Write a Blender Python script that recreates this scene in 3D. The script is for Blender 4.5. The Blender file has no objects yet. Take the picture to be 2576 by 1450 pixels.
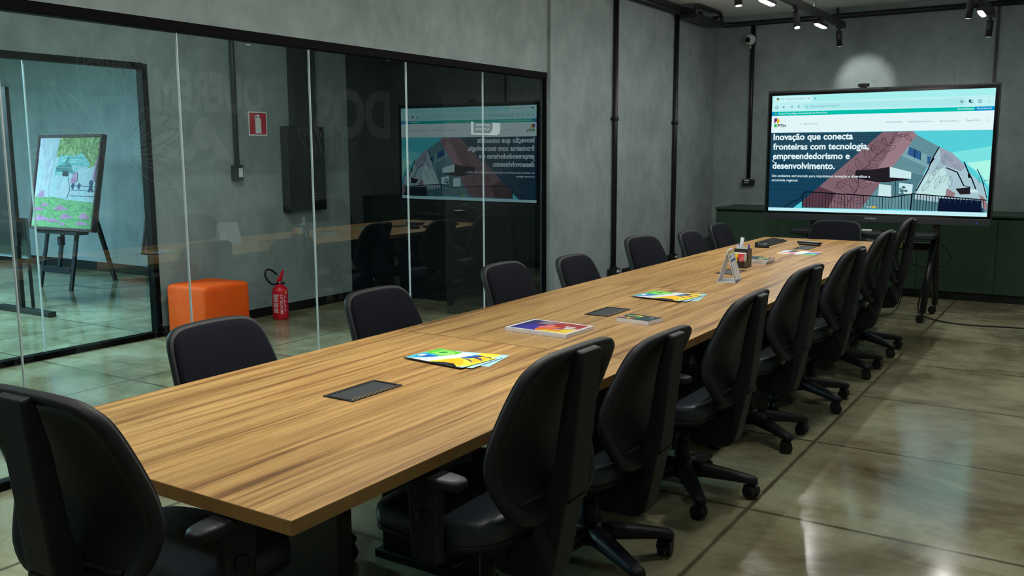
import bpy, bmesh, math, random
from mathutils import Vector, Matrix
random.seed(11)
PI = math.pi
SC = bpy.context.scene
COL = SC.collection

# ------------------------------------------------------------------ camera, world, exposure
CAM_POS = (2.622, -1.321, 1.535)
YAW, PITCH, ROLL, FPX = 0.57154, 0.14661, -0.00405, 2298.0
cam_data = bpy.data.cameras.new('camera')
cam = bpy.data.objects.new('camera', cam_data)
COL.objects.link(cam)
cam_data.sensor_fit = 'HORIZONTAL'
cam_data.sensor_width = 36.0
cam_data.lens = 36.0 * FPX / 2576.0
cam_data.clip_start = 0.05
fw = Vector((-math.sin(YAW) * math.cos(PITCH), math.cos(YAW) * math.cos(PITCH), -math.sin(PITCH)))
rt = Vector((math.cos(YAW), math.sin(YAW), 0.0))
up = rt.cross(fw)
r2 = rt * math.cos(ROLL) + up * math.sin(ROLL)
u2 = -rt * math.sin(ROLL) + up * math.cos(ROLL)
cam.matrix_world = Matrix(((r2.x, u2.x, -fw.x, CAM_POS[0]), (r2.y, u2.y, -fw.y, CAM_POS[1]), (r2.z, u2.z, -fw.z, CAM_POS[2]), (0, 0, 0, 1)))
SC.camera = cam
world = bpy.data.worlds.new('world')
SC.world = world
world.use_nodes = True
world.node_tree.nodes['Background'].inputs[0].default_value = (0.5, 0.6, 0.65, 1)
world.node_tree.nodes['Background'].inputs[1].default_value = 0.02
SC.view_settings.view_transform = 'Standard'
SC.view_settings.look = 'None'
SC.view_settings.exposure = 0.0
SC.view_settings.gamma = 1.0
SC.view_settings.use_curve_mapping = False
SC.cycles.max_bounces = 8
SC.cycles.diffuse_bounces = 4
SC.cycles.glossy_bounces = 4
SC.cycles.transparent_max_bounces = 16
SC.cycles.sample_clamp_indirect = 6.0
# levels of the lamps, seen and added (each lamp is built further down, in its fixture)
BAR_EMIT = 320.0        # linear diffusers under the two lighting tracks
SPOT_WATT = 50.0       # track spot heads
WALL_SPOT_WATT = 44.0
HALL_WATT = 30.0       # unseen ceiling lamps added to light the corridor
GALLERY_WATT = 400.0   # unseen panels added for the gallery's cool daylight
LAMP_COL = (1.0, 0.985, 0.955)
HALL_COL = (0.92, 1.0, 0.95)
GALLERY_COL = (0.55, 0.86, 1.0)

# ------------------------------------------------------------------ materials
def lin(c):
    return tuple(((v / 255.0) / 12.92 if v / 255.0 <= 0.04045 else ((v / 255.0 + 0.055) / 1.055) ** 2.4) for v in c)

MATS = {}

def new_mat(name):
    m = bpy.data.materials.new(name)
    m.use_nodes = True
    nt = m.node_tree
    b = nt.nodes['Principled BSDF']
    return m, nt, b

def ramp(nt, stops):
    r = nt.nodes.new('ShaderNodeValToRGB')
    el = r.color_ramp.elements
    while len(el) < len(stops):
        el.new(0.5)
    for e, (p, c) in zip(el, stops):
        e.position = p
        e.color = (c[0], c[1], c[2], 1)
    return r

def coords(nt, scale=(1, 1, 1), kind='Object'):
    tc = nt.nodes.new('ShaderNodeTexCoord')
    mp = nt.nodes.new('ShaderNodeMapping')
    mp.inputs['Scale'].default_value = scale
    nt.links.new(tc.outputs[kind], mp.inputs['Vector'])
    return mp

def noise(nt, vec, scale, detail=4.0, rough=0.55, dist=0.0):
    n = nt.nodes.new('ShaderNodeTexNoise')
    n.inputs['Scale'].default_value = scale
    n.inputs['Detail'].default_value = detail
    n.inputs['Roughness'].default_value = rough
    n.inputs['Distortion'].default_value = dist
    if vec is not None:
        nt.links.new(vec.outputs[0], n.inputs['Vector'])
    return n

def bump(nt, b, height, strength, dist=0.01):
    bp = nt.nodes.new('ShaderNodeBump')
    bp.inputs['Strength'].default_value = strength
    bp.inputs['Distance'].default_value = dist
    nt.links.new(height, bp.inputs['Height'])
    nt.links.new(bp.outputs['Normal'], b.inputs['Normal'])

def plain(name, rgb, rough=0.5, metal=0.0, spec=0.5, grain=0.0, gscale=60.0, bmp=0.0):
    """sRGB colour with a little procedural grain."""
    if name in MATS:
        return MATS[name]
    m, nt, b = new_mat(name)
    c = lin(rgb)
    b.inputs['Roughness'].default_value = rough
    b.inputs['Metallic'].default_value = metal
    b.inputs['Specular IOR Level'].default_value = spec
    b.inputs['Base Color'].default_value = (*c, 1)
    if grain > 0 or bmp > 0:
        mp = coords(nt)
        n = noise(nt, mp, gscale, 5)
        if grain > 0:
            r = ramp(nt, [(0.3, tuple(v * (1 - grain) for v in c)), (0.7, tuple(min(1, v * (1 + grain)) for v in c))])
            nt.links.new(n.outputs['Fac'], r.inputs['Fac'])
            nt.links.new(r.outputs['Color'], b.inputs['Base Color'])
        if bmp > 0:
            bump(nt, b, n.outputs['Fac'], bmp, 0.004)
    MATS[name] = m
    return m

def emit(name, rgb, strength=1.0):
    if name in MATS:
        return MATS[name]
    m = bpy.data.materials.new(name)
    m.use_nodes = True
    nt = m.node_tree
    nt.nodes.clear()
    e = nt.nodes.new('ShaderNodeEmission')
    o = nt.nodes.new('ShaderNodeOutputMaterial')
    e.inputs['Color'].default_value = (*lin(rgb), 1)
    e.inputs['Strength'].default_value = strength
    nt.links.new(e.outputs[0], o.inputs[0])
    MATS[name] = m
    return m

def concrete(name, dark, mid, light, rough=0.75):
    m, nt, b = new_mat(name)
    mp = coords(nt)
    n1 = noise(nt, mp, 1.3, 8, 0.62, 0.2)
    mp2 = coords(nt, (1.0, 1.0, 0.75))
    n2 = noise(nt, mp2, 4.2, 9, 0.68, 0.35)
    mix = nt.nodes.new('ShaderNodeMath'); mix.operation = 'MULTIPLY_ADD'
    nt.links.new(n2.outputs['Fac'], mix.inputs[0]); mix.inputs[1].default_value = 0.55
    h = nt.nodes.new('ShaderNodeMath'); h.operation = 'MULTIPLY'
    nt.links.new(n1.outputs['Fac'], h.inputs[0]); h.inputs[1].default_value = 0.45
    nt.links.new(h.outputs[0], mix.inputs[2])
    r = ramp(nt, [(0.33, lin(dark)), (0.5, lin(mid)), (0.68, lin(light))])
    nt.links.new(mix.outputs[0], r.inputs['Fac'])
    nt.links.new(r.outputs['Color'], b.inputs['Base Color'])
    b.inputs['Roughness'].default_value = rough
    b.inputs['Specular IOR Level'].default_value = 0.3
    bump(nt, b, n2.outputs['Fac'], 0.12, 0.01)
    MATS[name] = m
    return m

def wood_mat(name, grain_axis='Y', rough=0.32):
    m, nt, b = new_mat(name)
    tc = nt.nodes.new('ShaderNodeTexCoord')
    oi = nt.nodes.new('ShaderNodeObjectInfo')
    off = nt.nodes.new('ShaderNodeVectorMath'); off.operation = 'MULTIPLY_ADD'
    cmb = nt.nodes.new('ShaderNodeCombineXYZ')
    for k in range(3):
        nt.links.new(oi.outputs['Random'], cmb.inputs[k])
    nt.links.new(cmb.outputs[0], off.inputs[0])
    off.inputs[1].default_value = (13.0, 29.0, 7.0)
    nt.links.new(tc.outputs['Object'], off.inputs[2])
    def stretched(sx, sy, sz, scale, detail, rgh, dist):
        mp = nt.nodes.new('ShaderNodeMapping')
        mp.inputs['Scale'].default_value = (sx, sy, sz)
        nt.links.new(off.outputs[0], mp.inputs['Vector'])
        return noise(nt, mp, scale, detail, rgh, dist)
    nA = stretched(36.0, 0.9, 36.0, 1.0, 6, 0.62, 0.5)
    nB = stretched(120.0, 2.6, 120.0, 1.0, 4, 0.6, 0.3)
    nC = stretched(5.0, 0.35, 5.0, 1.0, 4, 0.55, 0.5)
    rA = ramp(nt, [(0.30, lin((118, 82, 42))), (0.40, lin((164, 121, 68))), (0.50, lin((198, 156, 95))), (0.68, lin((217, 179, 116)))])
    nt.links.new(nA.outputs['Fac'], rA.inputs['Fac'])
    rB = ramp(nt, [(0.32, (0.62, 0.58, 0.52)), (0.6, (1.0, 1.0, 1.0))])
    nt.links.new(nB.outputs['Fac'], rB.inputs['Fac'])
    rC = ramp(nt, [(0.35, (0.80, 0.77, 0.72)), (0.65, (1.05, 1.04, 1.0))])
    nt.links.new(nC.outputs['Fac'], rC.inputs['Fac'])
    m1 = nt.nodes.new('ShaderNodeMixRGB'); m1.blend_type = 'MULTIPLY'; m1.inputs['Fac'].default_value = 0.95
    nt.links.new(rA.outputs[0], m1.inputs[1]); nt.links.new(rB.outputs[0], m1.inputs[2])
    m2 = nt.nodes.new('ShaderNodeMixRGB'); m2.blend_type = 'MULTIPLY'; m2.inputs['Fac'].default_value = 0.9
    nt.links.new(m1.outputs[0], m2.inputs[1]); nt.links.new(rC.outputs[0], m2.inputs[2])
    nt.links.new(m2.outputs[0], b.inputs['Base Color'])
    b.inputs['Roughness'].default_value = rough
    b.inputs['Specular IOR Level'].default_value = 0.7
    bump(nt, b, nB.outputs['Fac'], 0.05, 0.002)
    MATS[name] = m
    return m

def floor_mat():
    m, nt, b = new_mat('polished concrete floor')
    mp = coords(nt)
    sep = nt.nodes.new('ShaderNodeSeparateXYZ')
    nt.links.new(mp.outputs[0], sep.inputs[0])
    def cell(axis, origin, size):
        s = nt.nodes.new('ShaderNodeMath'); s.operation = 'SUBTRACT'
        nt.links.new(sep.outputs[axis], s.inputs[0]); s.inputs[1].default_value = origin
        d = nt.nodes.new('ShaderNodeMath'); d.operation = 'DIVIDE'
        nt.links.new(s.outputs[0], d.inputs[0]); d.inputs[1].default_value = size
        f = nt.nodes.new('ShaderNodeMath'); f.operation = 'FRACT'
        nt.links.new(d.outputs[0], f.inputs[0])
        fl = nt.nodes.new('ShaderNodeMath'); fl.operation = 'FLOOR'
        nt.links.new(d.outputs[0], fl.inputs[0])
        # distance from the joint, in metres
        a = nt.nodes.new('ShaderNodeMath'); a.operation = 'SUBTRACT'
        nt.links.new(f.outputs[0], a.inputs[0]); a.inputs[1].default_value = 0.5
        ab = nt.nodes.new('ShaderNodeMath'); ab.operation = 'ABSOLUTE'
        nt.links.new(a.outputs[0], ab.inputs[0])
        e = nt.nodes.new('ShaderNodeMath'); e.operation = 'SUBTRACT'
        e.inputs[0].default_value = 0.5
        nt.links.new(ab.outputs[0], e.inputs[1])
        mm = nt.nodes.new('ShaderNodeMath'); mm.operation = 'MULTIPLY'
        nt.links.new(e.outputs[0], mm.inputs[0]); mm.inputs[1].default_value = size
        return mm, fl
    dx, ix = cell(0, 1.43, 2.165)
    dy, iy = cell(1, 2.42, 1.1)
    mn = nt.nodes.new('ShaderNodeMath'); mn.operation = 'MINIMUM'
    nt.links.new(dx.outputs[0], mn.inputs[0]); nt.links.new(dy.outputs[0], mn.inputs[1])
    nw = noise(nt, mp, 9.0, 5, 0.7)
    wob = nt.nodes.new('ShaderNodeMath'); wob.operation = 'MULTIPLY_ADD'
    nt.links.new(nw.outputs['Fac'], wob.inputs[0]); wob.inputs[1].default_value = -0.018
    nt.links.new(mn.outputs[0], wob.inputs[2])
    joint = ramp(nt, [(0.0, (0, 0, 0)), (0.004, (0.2, 0.2, 0.2)), (0.012, (1, 1, 1))])
    ja = nt.nodes.new('ShaderNodeMath'); ja.operation = 'ADD'; ja.inputs[1].default_value = 0.006
    nt.links.new(wob.outputs[0], ja.inputs[0])
    nt.links.new(ja.outputs[0], joint.inputs['Fac'])
    # slab tint
    cb = nt.nodes.new('ShaderNodeCombineXYZ')
    nt.links.new(ix.outputs[0], cb.inputs[0]); nt.links.new(iy.outputs[0], cb.inputs[1])
    wn = nt.nodes.new('ShaderNodeTexWhiteNoise')
    nt.links.new(cb.outputs[0], wn.inputs['Vector'])
    n1 = noise(nt, mp, 1.15, 8, 0.66, 0.5)
    mp2 = coords(nt, (0.55, 2.0, 1.0))
    n2 = noise(nt, mp2, 2.6, 8, 0.68, 0.8)
    r1 = ramp(nt, [(0.30, lin((92, 84, 62))), (0.44, lin((128, 124, 100))), (0.56, lin((154, 153, 128))), (0.72, lin((174, 176, 154)))])
    nt.links.new(n1.outputs['Fac'], r1.inputs['Fac'])
    r2_ = ramp(nt, [(0.30, (0.60, 0.55, 0.44)), (0.46, (0.88, 0.86, 0.80)), (0.6, (1, 1, 1))])
    nt.links.new(n2.outputs['Fac'], r2_.inputs['Fac'])
    m1 = nt.nodes.new('ShaderNodeMixRGB'); m1.blend_type = 'MULTIPLY'; m1.inputs['Fac'].default_value = 0.8
    nt.links.new(r1.outputs[0], m1.inputs[1]); nt.links.new(r2_.outputs[0], m1.inputs[2])
    rs = ramp(nt, [(0.0, (0.82, 0.80, 0.74)), (1.0, (1.06, 1.06, 1.05))])
    nt.links.new(wn.outputs['Value'], rs.inputs['Fac'])
    m2 = nt.nodes.new('ShaderNodeMixRGB'); m2.blend_type = 'MULTIPLY'; m2.inputs['Fac'].default_value = 1.0
    nt.links.new(m1.outputs[0], m2.inputs[1]); nt.links.new(rs.outputs[0], m2.inputs[2])
    m3 = nt.nodes.new('ShaderNodeMixRGB'); m3.blend_type = 'MIX'
    nt.links.new(joint.outputs[0], m3.inputs['Fac'])
    m3.inputs[1].default_value = (*lin((82, 76, 58)), 1)
    nt.links.new(m2.outputs[0], m3.inputs[2])
    nt.links.new(m3.outputs[0], b.inputs['Base Color'])
    rr = ramp(nt, [(0.3, (0.08, 0.08, 0.08)), (0.7, (0.21, 0.21, 0.21))])
    nt.links.new(n2.outputs['Fac'], rr.inputs['Fac'])
    nt.links.new(rr.outputs[0], b.inputs['Roughness'])
    b.inputs['Specular IOR Level'].default_value = 0.45
    n3 = noise(nt, mp, 26.0, 4, 0.6, 0.6)
    bump(nt, b, n3.outputs['Fac'], 0.022, 0.004)
    MATS['floor'] = m
    return m

def glass_mat(name, tint, ior=1.55, rough=0.0):
    m = bpy.data.materials.new(name)
    m.use_nodes = True
    nt = m.node_tree
    nt.nodes.clear()
    o = nt.nodes.new('ShaderNodeOutputMaterial')
    t = nt.nodes.new('ShaderNodeBsdfTransparent'); t.inputs[0].default_value = (*tint, 1)
    g = nt.nodes.new('ShaderNodeBsdfGlossy'); g.inputs['Roughness'].default_value = rough
    g.inputs[0].default_value = (0.84, 0.97, 1.0, 1)
    f = nt.nodes.new('ShaderNodeFresnel'); f.inputs['IOR'].default_value = ior
    # only the face a ray enters by mirrors: both surfaces of the thin pane in one
    ge = nt.nodes.new('ShaderNodeNewGeometry')
    iv = nt.nodes.new('ShaderNodeMath'); iv.operation = 'SUBTRACT'; iv.inputs[0].default_value = 1.0
    nt.links.new(ge.outputs['Backfacing'], iv.inputs[1])
    fm = nt.nodes.new('ShaderNodeMath'); fm.operation = 'MULTIPLY'; fm.use_clamp = True
    nt.links.new(f.outputs[0], fm.inputs[0]); nt.links.new(iv.outputs[0], fm.inputs[1])
    f2 = nt.nodes.new('ShaderNodeMath'); f2.operation = 'MULTIPLY'; f2.use_clamp = True; f2.inputs[1].default_value = 2.0
    nt.links.new(fm.outputs[0], f2.inputs[0])
    mx = nt.nodes.new('ShaderNodeMixShader')
    nt.links.new(f2.outputs[0], mx.inputs[0]); nt.links.new(t.outputs[0], mx.inputs[1]); nt.links.new(g.outputs[0], mx.inputs[2])
    nt.links.new(mx.outputs[0], o.inputs[0])
    MATS[name] = m
    return m

M_FLOOR = floor_mat()
M_CONC = concrete('grey rendered wall', (110, 122, 123), (131, 143, 144), (149, 161, 161))
M_CEIL = concrete('painted ceiling', (208, 214, 211), (216, 221, 218), (224, 228, 226), 0.9)
M_WOOD = wood_mat('oak laminate', 'Y', 0.30)
M_EDGE = plain('oak edge band', (142, 108, 58), 0.45, 0, 0.4, 0.12, 30)
M_GLASS = glass_mat('partition glass', (0.955, 0.985, 0.975), 1.62)
M_GLASS2 = glass_mat('gallery glass', (0.90, 0.985, 0.985), 1.45)
M_BLACKFRAME = plain('black metal', (14, 16, 17), 0.45, 0.0, 0.5, 0.2)
M_RAIL = plain('matt black rail', (5, 6, 7), 0.6, 0.0, 0.06, 0.1)
M_BLACKPL = plain('black plastic', (26, 29, 31), 0.58, 0, 0.35, 0.12, 90, 0.05)
M_BLACKPL2 = plain('satin black plastic', (18, 20, 24), 0.5, 0, 0.35, 0.1, 120)
M_FABRIC = plain('charcoal mesh fabric', (18, 20, 27), 0.92, 0, 0.12, 0.35, 420, 0.25)
M_LEATHER = plain('black vinyl', (38, 46, 53), 0.42, 0, 0.5, 0.15, 160, 0.15)
M_CABLE = plain('black rubber', (10, 10, 11), 0.5)
M_SEAM = plain('pale silicone seam', (196, 206, 208), 0.35, 0, 0.5, 0.05)
M_GREEN = plain('dark green laminate', (44, 70, 54), 0.55, 0, 0.4, 0.15, 6)
M_GREENDARK = plain('green black plinth', (28, 36, 32), 0.6, 0, 0.4, 0.1)
M_WHITE = plain('white paper', (232, 236, 240), 0.5, 0, 0.4, 0.03)
M_WHITEPL = plain('white plastic', (205, 210, 210), 0.4, 0, 0.5, 0.03)
M_STEEL = plain('brushed steel', (150, 155, 160), 0.35, 0.9, 0.5, 0.1)

# ------------------------------------------------------------------ mesh helpers
class MB:
    """Collects shapes and links them as one mesh object."""
    def __init__(self):
        self.v, self.f, self.mi, self.sm = [], [], [], []
    def add(self, verts, faces, mi=0, smooth=False):
        o = len(self.v)
        self.v += [tuple(p) for p in verts]
        for f in faces:
            self.f.append(tuple(i + o for i in f)); self.mi.append(mi); self.sm.append(smooth)
        return self
    def box(self, x0, x1, y0, y1, z0, z1, mi=0):
        v = [(x0, y0, z0), (x1, y0, z0), (x1, y1, z0), (x0, y1, z0), (x0, y0, z1), (x1, y0, z1), (x1, y1, z1), (x0, y1, z1)]
        return self.add(v, [(3, 2, 1, 0), (4, 5, 6, 7), (0, 1, 5, 4), (1, 2, 6, 5), (2, 3, 7, 6), (3, 0, 4, 7)], mi)
    def bar(self, a, b, w, h, mi=0, upv=(0, 0, 1)):
        """rectangular bar from a to b."""
        a, b = Vector(a), Vector(b)
        t = (b - a).normalized(); u = Vector(upv)
        s = t.cross(u)
        if s.length < 1e-4:
            s = t.cross(Vector((1, 0, 0)))
        s.normalize(); u = s.cross(t).normalized()
        v = []
        for p in (a, b):
            for i, j in ((-1, -1), (1, -1), (1, 1), (-1, 1)):
                v.append(p + s * (i * w / 2) + u * (j * h / 2))
        return self.add(v, [(3, 2, 1, 0), (4, 5, 6, 7), (0, 1, 5, 4), (1, 2, 6, 5), (2, 3, 7, 6), (3, 0, 4, 7)], mi)
    def tube(self, pts, r, n=12, mi=0, cap=True):
        pts = [Vector(p) for p in pts]
        rs = r if isinstance(r, (list, tuple)) else [r] * len(pts)
        rings = []
        ref = None
        for i, p in enumerate(pts):
            t = (pts[min(i + 1, len(pts) - 1)] - pts[max(i - 1, 0)]).normalized()
            if ref is None:
                ref = Vector((0, 0, 1)) if abs(t.z) < 0.9 else Vector((1, 0, 0))
            s = t.cross(ref).normalized(); ref = s.cross(t).normalized()
            rings.append([p + (s * math.cos(2 * PI * k / n) + ref * math.sin(2 * PI * k / n)) * rs[i] for k in range(n)])
        v = [q for rg in rings for q in rg]
        f = []
        for i in range(len(rings) - 1):
            for k in range(n):
                a, b2 = i * n + k, i * n + (k + 1) % n
                f.append((a, b2, b2 + n, a + n))
        o = len(self.v)
        self.add(v, f, mi, True)
        if cap:
            self.f.append(tuple(o + k for k in range(n))[::-1]); self.mi.append(mi); self.sm.append(False)
            m = o + (len(rings) - 1) * n
            self.f.append(tuple(m + k for k in range(n))); self.mi.append(mi); self.sm.append(False)
        return self
    def lathe(self, prof, n=24, mi=0, org=(0, 0, 0), axis='Z'):
        o = len(self.v); v = []
        for r, z in prof:
            for k in range(n):
                a = 2 * PI * k / n
                p = (r * math.cos(a), r * math.sin(a), z)
                if axis == 'X': p = (p[2], p[0], p[1])
                if axis == 'Y': p = (p[1], p[2], p[0])
                v.append((p[0] + org[0], p[1] + org[1], p[2] + org[2]))
        f = []
        for i in range(len(prof) - 1):
            for k in range(n):
                a, b = i * n + k, i * n + (k + 1) % n
                f.append((a, b, b + n, a + n))
        self.add(v, f, mi, True)
        if prof[0][0] > 1e-5:
            self.f.append(tuple(o + k for k in range(n))[::-1]); self.mi.append(mi); self.sm.append(False)
        if prof[-1][0] > 1e-5:
            m = o + (len(prof) - 1) * n
            self.f.append(tuple(m + k for k in range(n))); self.mi.append(mi); self.sm.append(False)
        return self
    def prism(self, poly, lo, hi, axis='X', mi=0, smooth=False):
        """extrude a 2-D polygon along an axis (poly in the other two axes)."""
        n = len(poly)
        def P(q, t):
            if axis == 'X': return (t, q[0], q[1])
            if axis == 'Y': return (q[0], t, q[1])
            return (q[0], q[1], t)
        v = [P(q, lo) for q in poly] + [P(q, hi) for q in poly]
        o = len(self.v)
        self.add(v, [], mi)
        for k in range(n):
            self.f.append((o + k, o + (k + 1) % n, o + n + (k + 1) % n, o + n + k)); self.mi.append(mi); self.sm.append(smooth)
        self.f.append(tuple(o + k for k in range(n))[::-1]); self.mi.append(mi); self.sm.append(False)
        self.f.append(tuple(o + n + k for k in range(n))); self.mi.append(mi); self.sm.append(False)
        return self
    def rings(self, rings, mi=0, cap0=True, cap1=True):
        """loft closed rings (equal counts) with smooth sides."""
        n = len(rings[0]); o = len(self.v)
        v = [p for r in rings for p in r]
        f = []
        for i in range(len(rings) - 1):
            for k in range(n):
                a, b = i * n + k, i * n + (k + 1) % n
                f.append((a, b, b + n, a + n))
        self.add(v, f, mi, True)
        for flag, i, rev in ((cap0, 0, True), (cap1, len(rings) - 1, False)):
            if flag:
                idx = [o + i * n + k for k in range(n)]
                self.f.append(tuple(idx[::-1] if rev else idx)); self.mi.append(mi); self.sm.append(True)
        return self
    def poly(self, pts, mi=0):
        o = len(self.v)
        self.v += [tuple(p) for p in pts]
        self.f.append(tuple(range(o, o + len(pts)))); self.mi.append(mi); self.sm.append(False)
        return self
    def xform(self, M):
        self.v = [tuple(M @ Vector(p)) for p in self.v]
        return self
    def join(self, other, mi_off=0):
        o = len(self.v)
        self.v += other.v
        self.f += [tuple(i + o for i in f) for f in other.f]
        self.mi += [m + mi_off for m in other.mi]; self.sm += other.sm
        return self
    def build(self, name, mats, parent=None, bevel=0.0, seg=2, loc=(0, 0, 0), rotz=0.0, fix=True):
        me = bpy.data.meshes.new(name)
        me.from_pydata(self.v, [], self.f)
        for m in (mats if isinstance(mats, (list, tuple)) else [mats]):
            me.materials.append(m)
        me.polygons.foreach_set('material_index', self.mi)
        me.polygons.foreach_set('use_smooth', self.sm)
        me.update()
        if fix:
            bm = bmesh.new(); bm.from_mesh(me)
            bmesh.ops.recalc_face_normals(bm, faces=bm.faces)
            bm.to_mesh(me); bm.free()
        o = bpy.data.objects.new(name, me)
        COL.objects.link(o)
        o.location = loc; o.rotation_euler = (0, 0, rotz)
        if parent is not None:
            o.parent = parent
        if bevel > 0:
            md = o.modifiers.new('edge', 'BEVEL')
            md.width = bevel; md.segments = seg; md.limit_method = 'ANGLE'; md.angle_limit = math.radians(40)
            md.harden_normals = False
        return o

def tag(o, label=None, cat=None, group=None, kind=None):
    if label: o['label'] = label
    if cat: o['category'] = cat
    if group: o['group'] = group
    if kind: o['kind'] = kind
    return o

def thing(name, label, cat, loc=(0, 0, 0), rotz=0.0, group=None):
    o = bpy.data.objects.new(name, None)
    COL.objects.link(o)
    o.empty_display_size = 0.1
    o.location = loc; o.rotation_euler = (0, 0, rotz)
    return tag(o, label, cat, group)

def struct(name, mb, mats, label, cat, **kw):
    return tag(mb.build(name, mats, **kw), label, cat, None, 'structure')

def copy_tree(o, parent=None):
    c = o.copy(); COL.objects.link(c); c.parent = parent
    for ch in list(o.children):
        copy_tree(ch, c)
    return c

def spot(name, loc, target, watt, angle, blend, parent=None, col=LAMP_COL, r=0.02):
    d = bpy.data.lights.new(name, 'SPOT')
    d.energy = watt; d.spot_size = math.radians(angle); d.spot_blend = blend; d.shadow_soft_size = r; d.color = col
    o = bpy.data.objects.new(name, d); COL.objects.link(o)
    o.location = loc
    o.rotation_euler = (Vector(target) - Vector(loc)).to_track_quat('-Z', 'Y').to_euler()
    if parent: o.parent = parent
    return o

def area(name, loc, rot, sx, sy, watt, col, parent=None):
    d = bpy.data.lights.new(name, 'AREA')
    d.shape = 'RECTANGLE'; d.size = sx; d.size_y = sy; d.energy = watt; d.color = col
    o = bpy.data.objects.new(name, d); COL.objects.link(o)
    o.location = loc; o.rotation_euler = rot
    if parent: o.parent = parent
    return o

_FONT = {}
def text_shape(s, width=None, height=None, offset=0.0, x0=0.0, y0=0.0, center=False):
    """2-D triangles of a word in the built-in sans face, baseline-left at (x0, y0)."""
    key = (s, offset)
    if key not in _FONT:
        cu = bpy.data.curves.new('lettering', 'FONT')
        cu.body = s; cu.size = 1.0; cu.offset = offset; cu.resolution_u = 3; cu.fill_mode = 'FRONT'
        ob = bpy.data.objects.new('lettering', cu)
        COL.objects.link(ob)
        dg = bpy.context.evaluated_depsgraph_get()
        me = bpy.data.meshes.new_from_object(ob.evaluated_get(dg))
        vs = [(v.co.x, v.co.y) for v in me.vertices]; fs = [tuple(p.vertices) for p in me.polygons]
        bpy.data.objects.remove(ob); bpy.data.curves.remove(cu); bpy.data.meshes.remove(me)
        _FONT[key] = (vs, fs)
    vs, fs = _FONT[key]
    if not vs: return [], []
    a = min(v[0] for v in vs); b = max(v[0] for v in vs)
    sx = width / (b - a) if width else None
    sy = height / 0.73 if height else sx
    if sx is None: sx = sy
    cx = (b - a) * sx / 2 if center else 0
    return [(x0 + (v[0] - a) * sx - cx, y0 + v[1] * sy) for v in vs], fs

# ================================================================== THE SETTING
GX = -1.565            # plane of the glass partition
WX = -1.505            # face of the solid left wall
BY = 9.78              # back wall
CZ = 3.155             # ceiling
HX = -4.03             # far wall of the corridor
RX = 3.60              # right wall
FY = -4.2              # wall behind the camera

struct('floor', MB().box(-12.2, RX + .2, FY - .2, BY + .2, -0.12, 0.0), M_FLOOR, 'polished concrete floor with saw-cut joints', 'floor')
struct('ceiling', MB().box(-12.2, RX + .2, FY - .2, BY + .2, CZ, CZ + 0.15), M_CEIL, 'pale grey painted ceiling', 'ceiling')
struct('wall_back', MB().box(-1.85, RX + .2, BY, BY + .2, 0, CZ), M_CONC, 'grey rendered wall behind the big screen', 'wall')
wl = MB()
wl.box(WX - 0.10, WX, 5.73, BY, 0, CZ)                      # solid part with the conduits
wl.box(-1.68, -1.533, FY, 5.73, 2.230, CZ)                  # header over the glass
struct('wall_left', wl, M_CONC, 'grey rendered wall beside and above the glass partition', 'wall')
struct('wall_front', MB().box(-1.85, RX + .2, FY - .2, FY, 0, CZ), M_CONC, 'grey wall at the near end of the room', 'wall')
struct('trim_1', MB().box(-1.61, -1.536, FY, 5.725, 2.176, 2.2305), M_RAIL, 'black head rail along the top of the glass partition', 'trim', bevel=0.004)
struct('trim_2', MB().box(-1.60, -1.535, FY, 5.725, 0.0, 0.042), M_RAIL, 'black base rail along the foot of the glass partition', 'trim', bevel=0.004)
struct('trim_3', MB().box(-1.60, -1.545, 5.695, 5.73, 0.0, 2.2), M_RAIL, 'black end post where the glass meets the wall', 'trim')
# panes of the partition, silicone joints between them
SEAMS = [-4.2, -2.867, -1.912, -0.957, -0.002, 0.953, 1.908, 2.873, 3.816, 4.769, 5.70]
TILT = {8: (0.0018, 0.0006), 9: (0.0012, -0.006), 7: (0.0022, 0.0004)}
for i in range(len(SEAMS) - 1):
    a, b = SEAMS[i] + 0.003, SEAMS[i + 1] - 0.003
    L = (b - a) / 2
    p = MB().box(-0.005, 0.005, -L, L, -1.065, 1.065)
    o = struct('window_%d' % (i + 1), p, M_GLASS, 'clear glass pane of the corridor partition', 'window', loc=(GX, (a + b) / 2, 1.107))
    if i in TILT:
        o.rotation_euler = (0, TILT[i][0], TILT[i][1])
sm = MB()
for y in SEAMS[1:-1]:
    sm.box(GX - 0.006, GX + 0.007, y - 0.0028, y + 0.0028, 0.042, 2.172)
struct('trim_4', sm, M_SEAM, 'pale silicone joints between the glass panes', 'trim')

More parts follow.
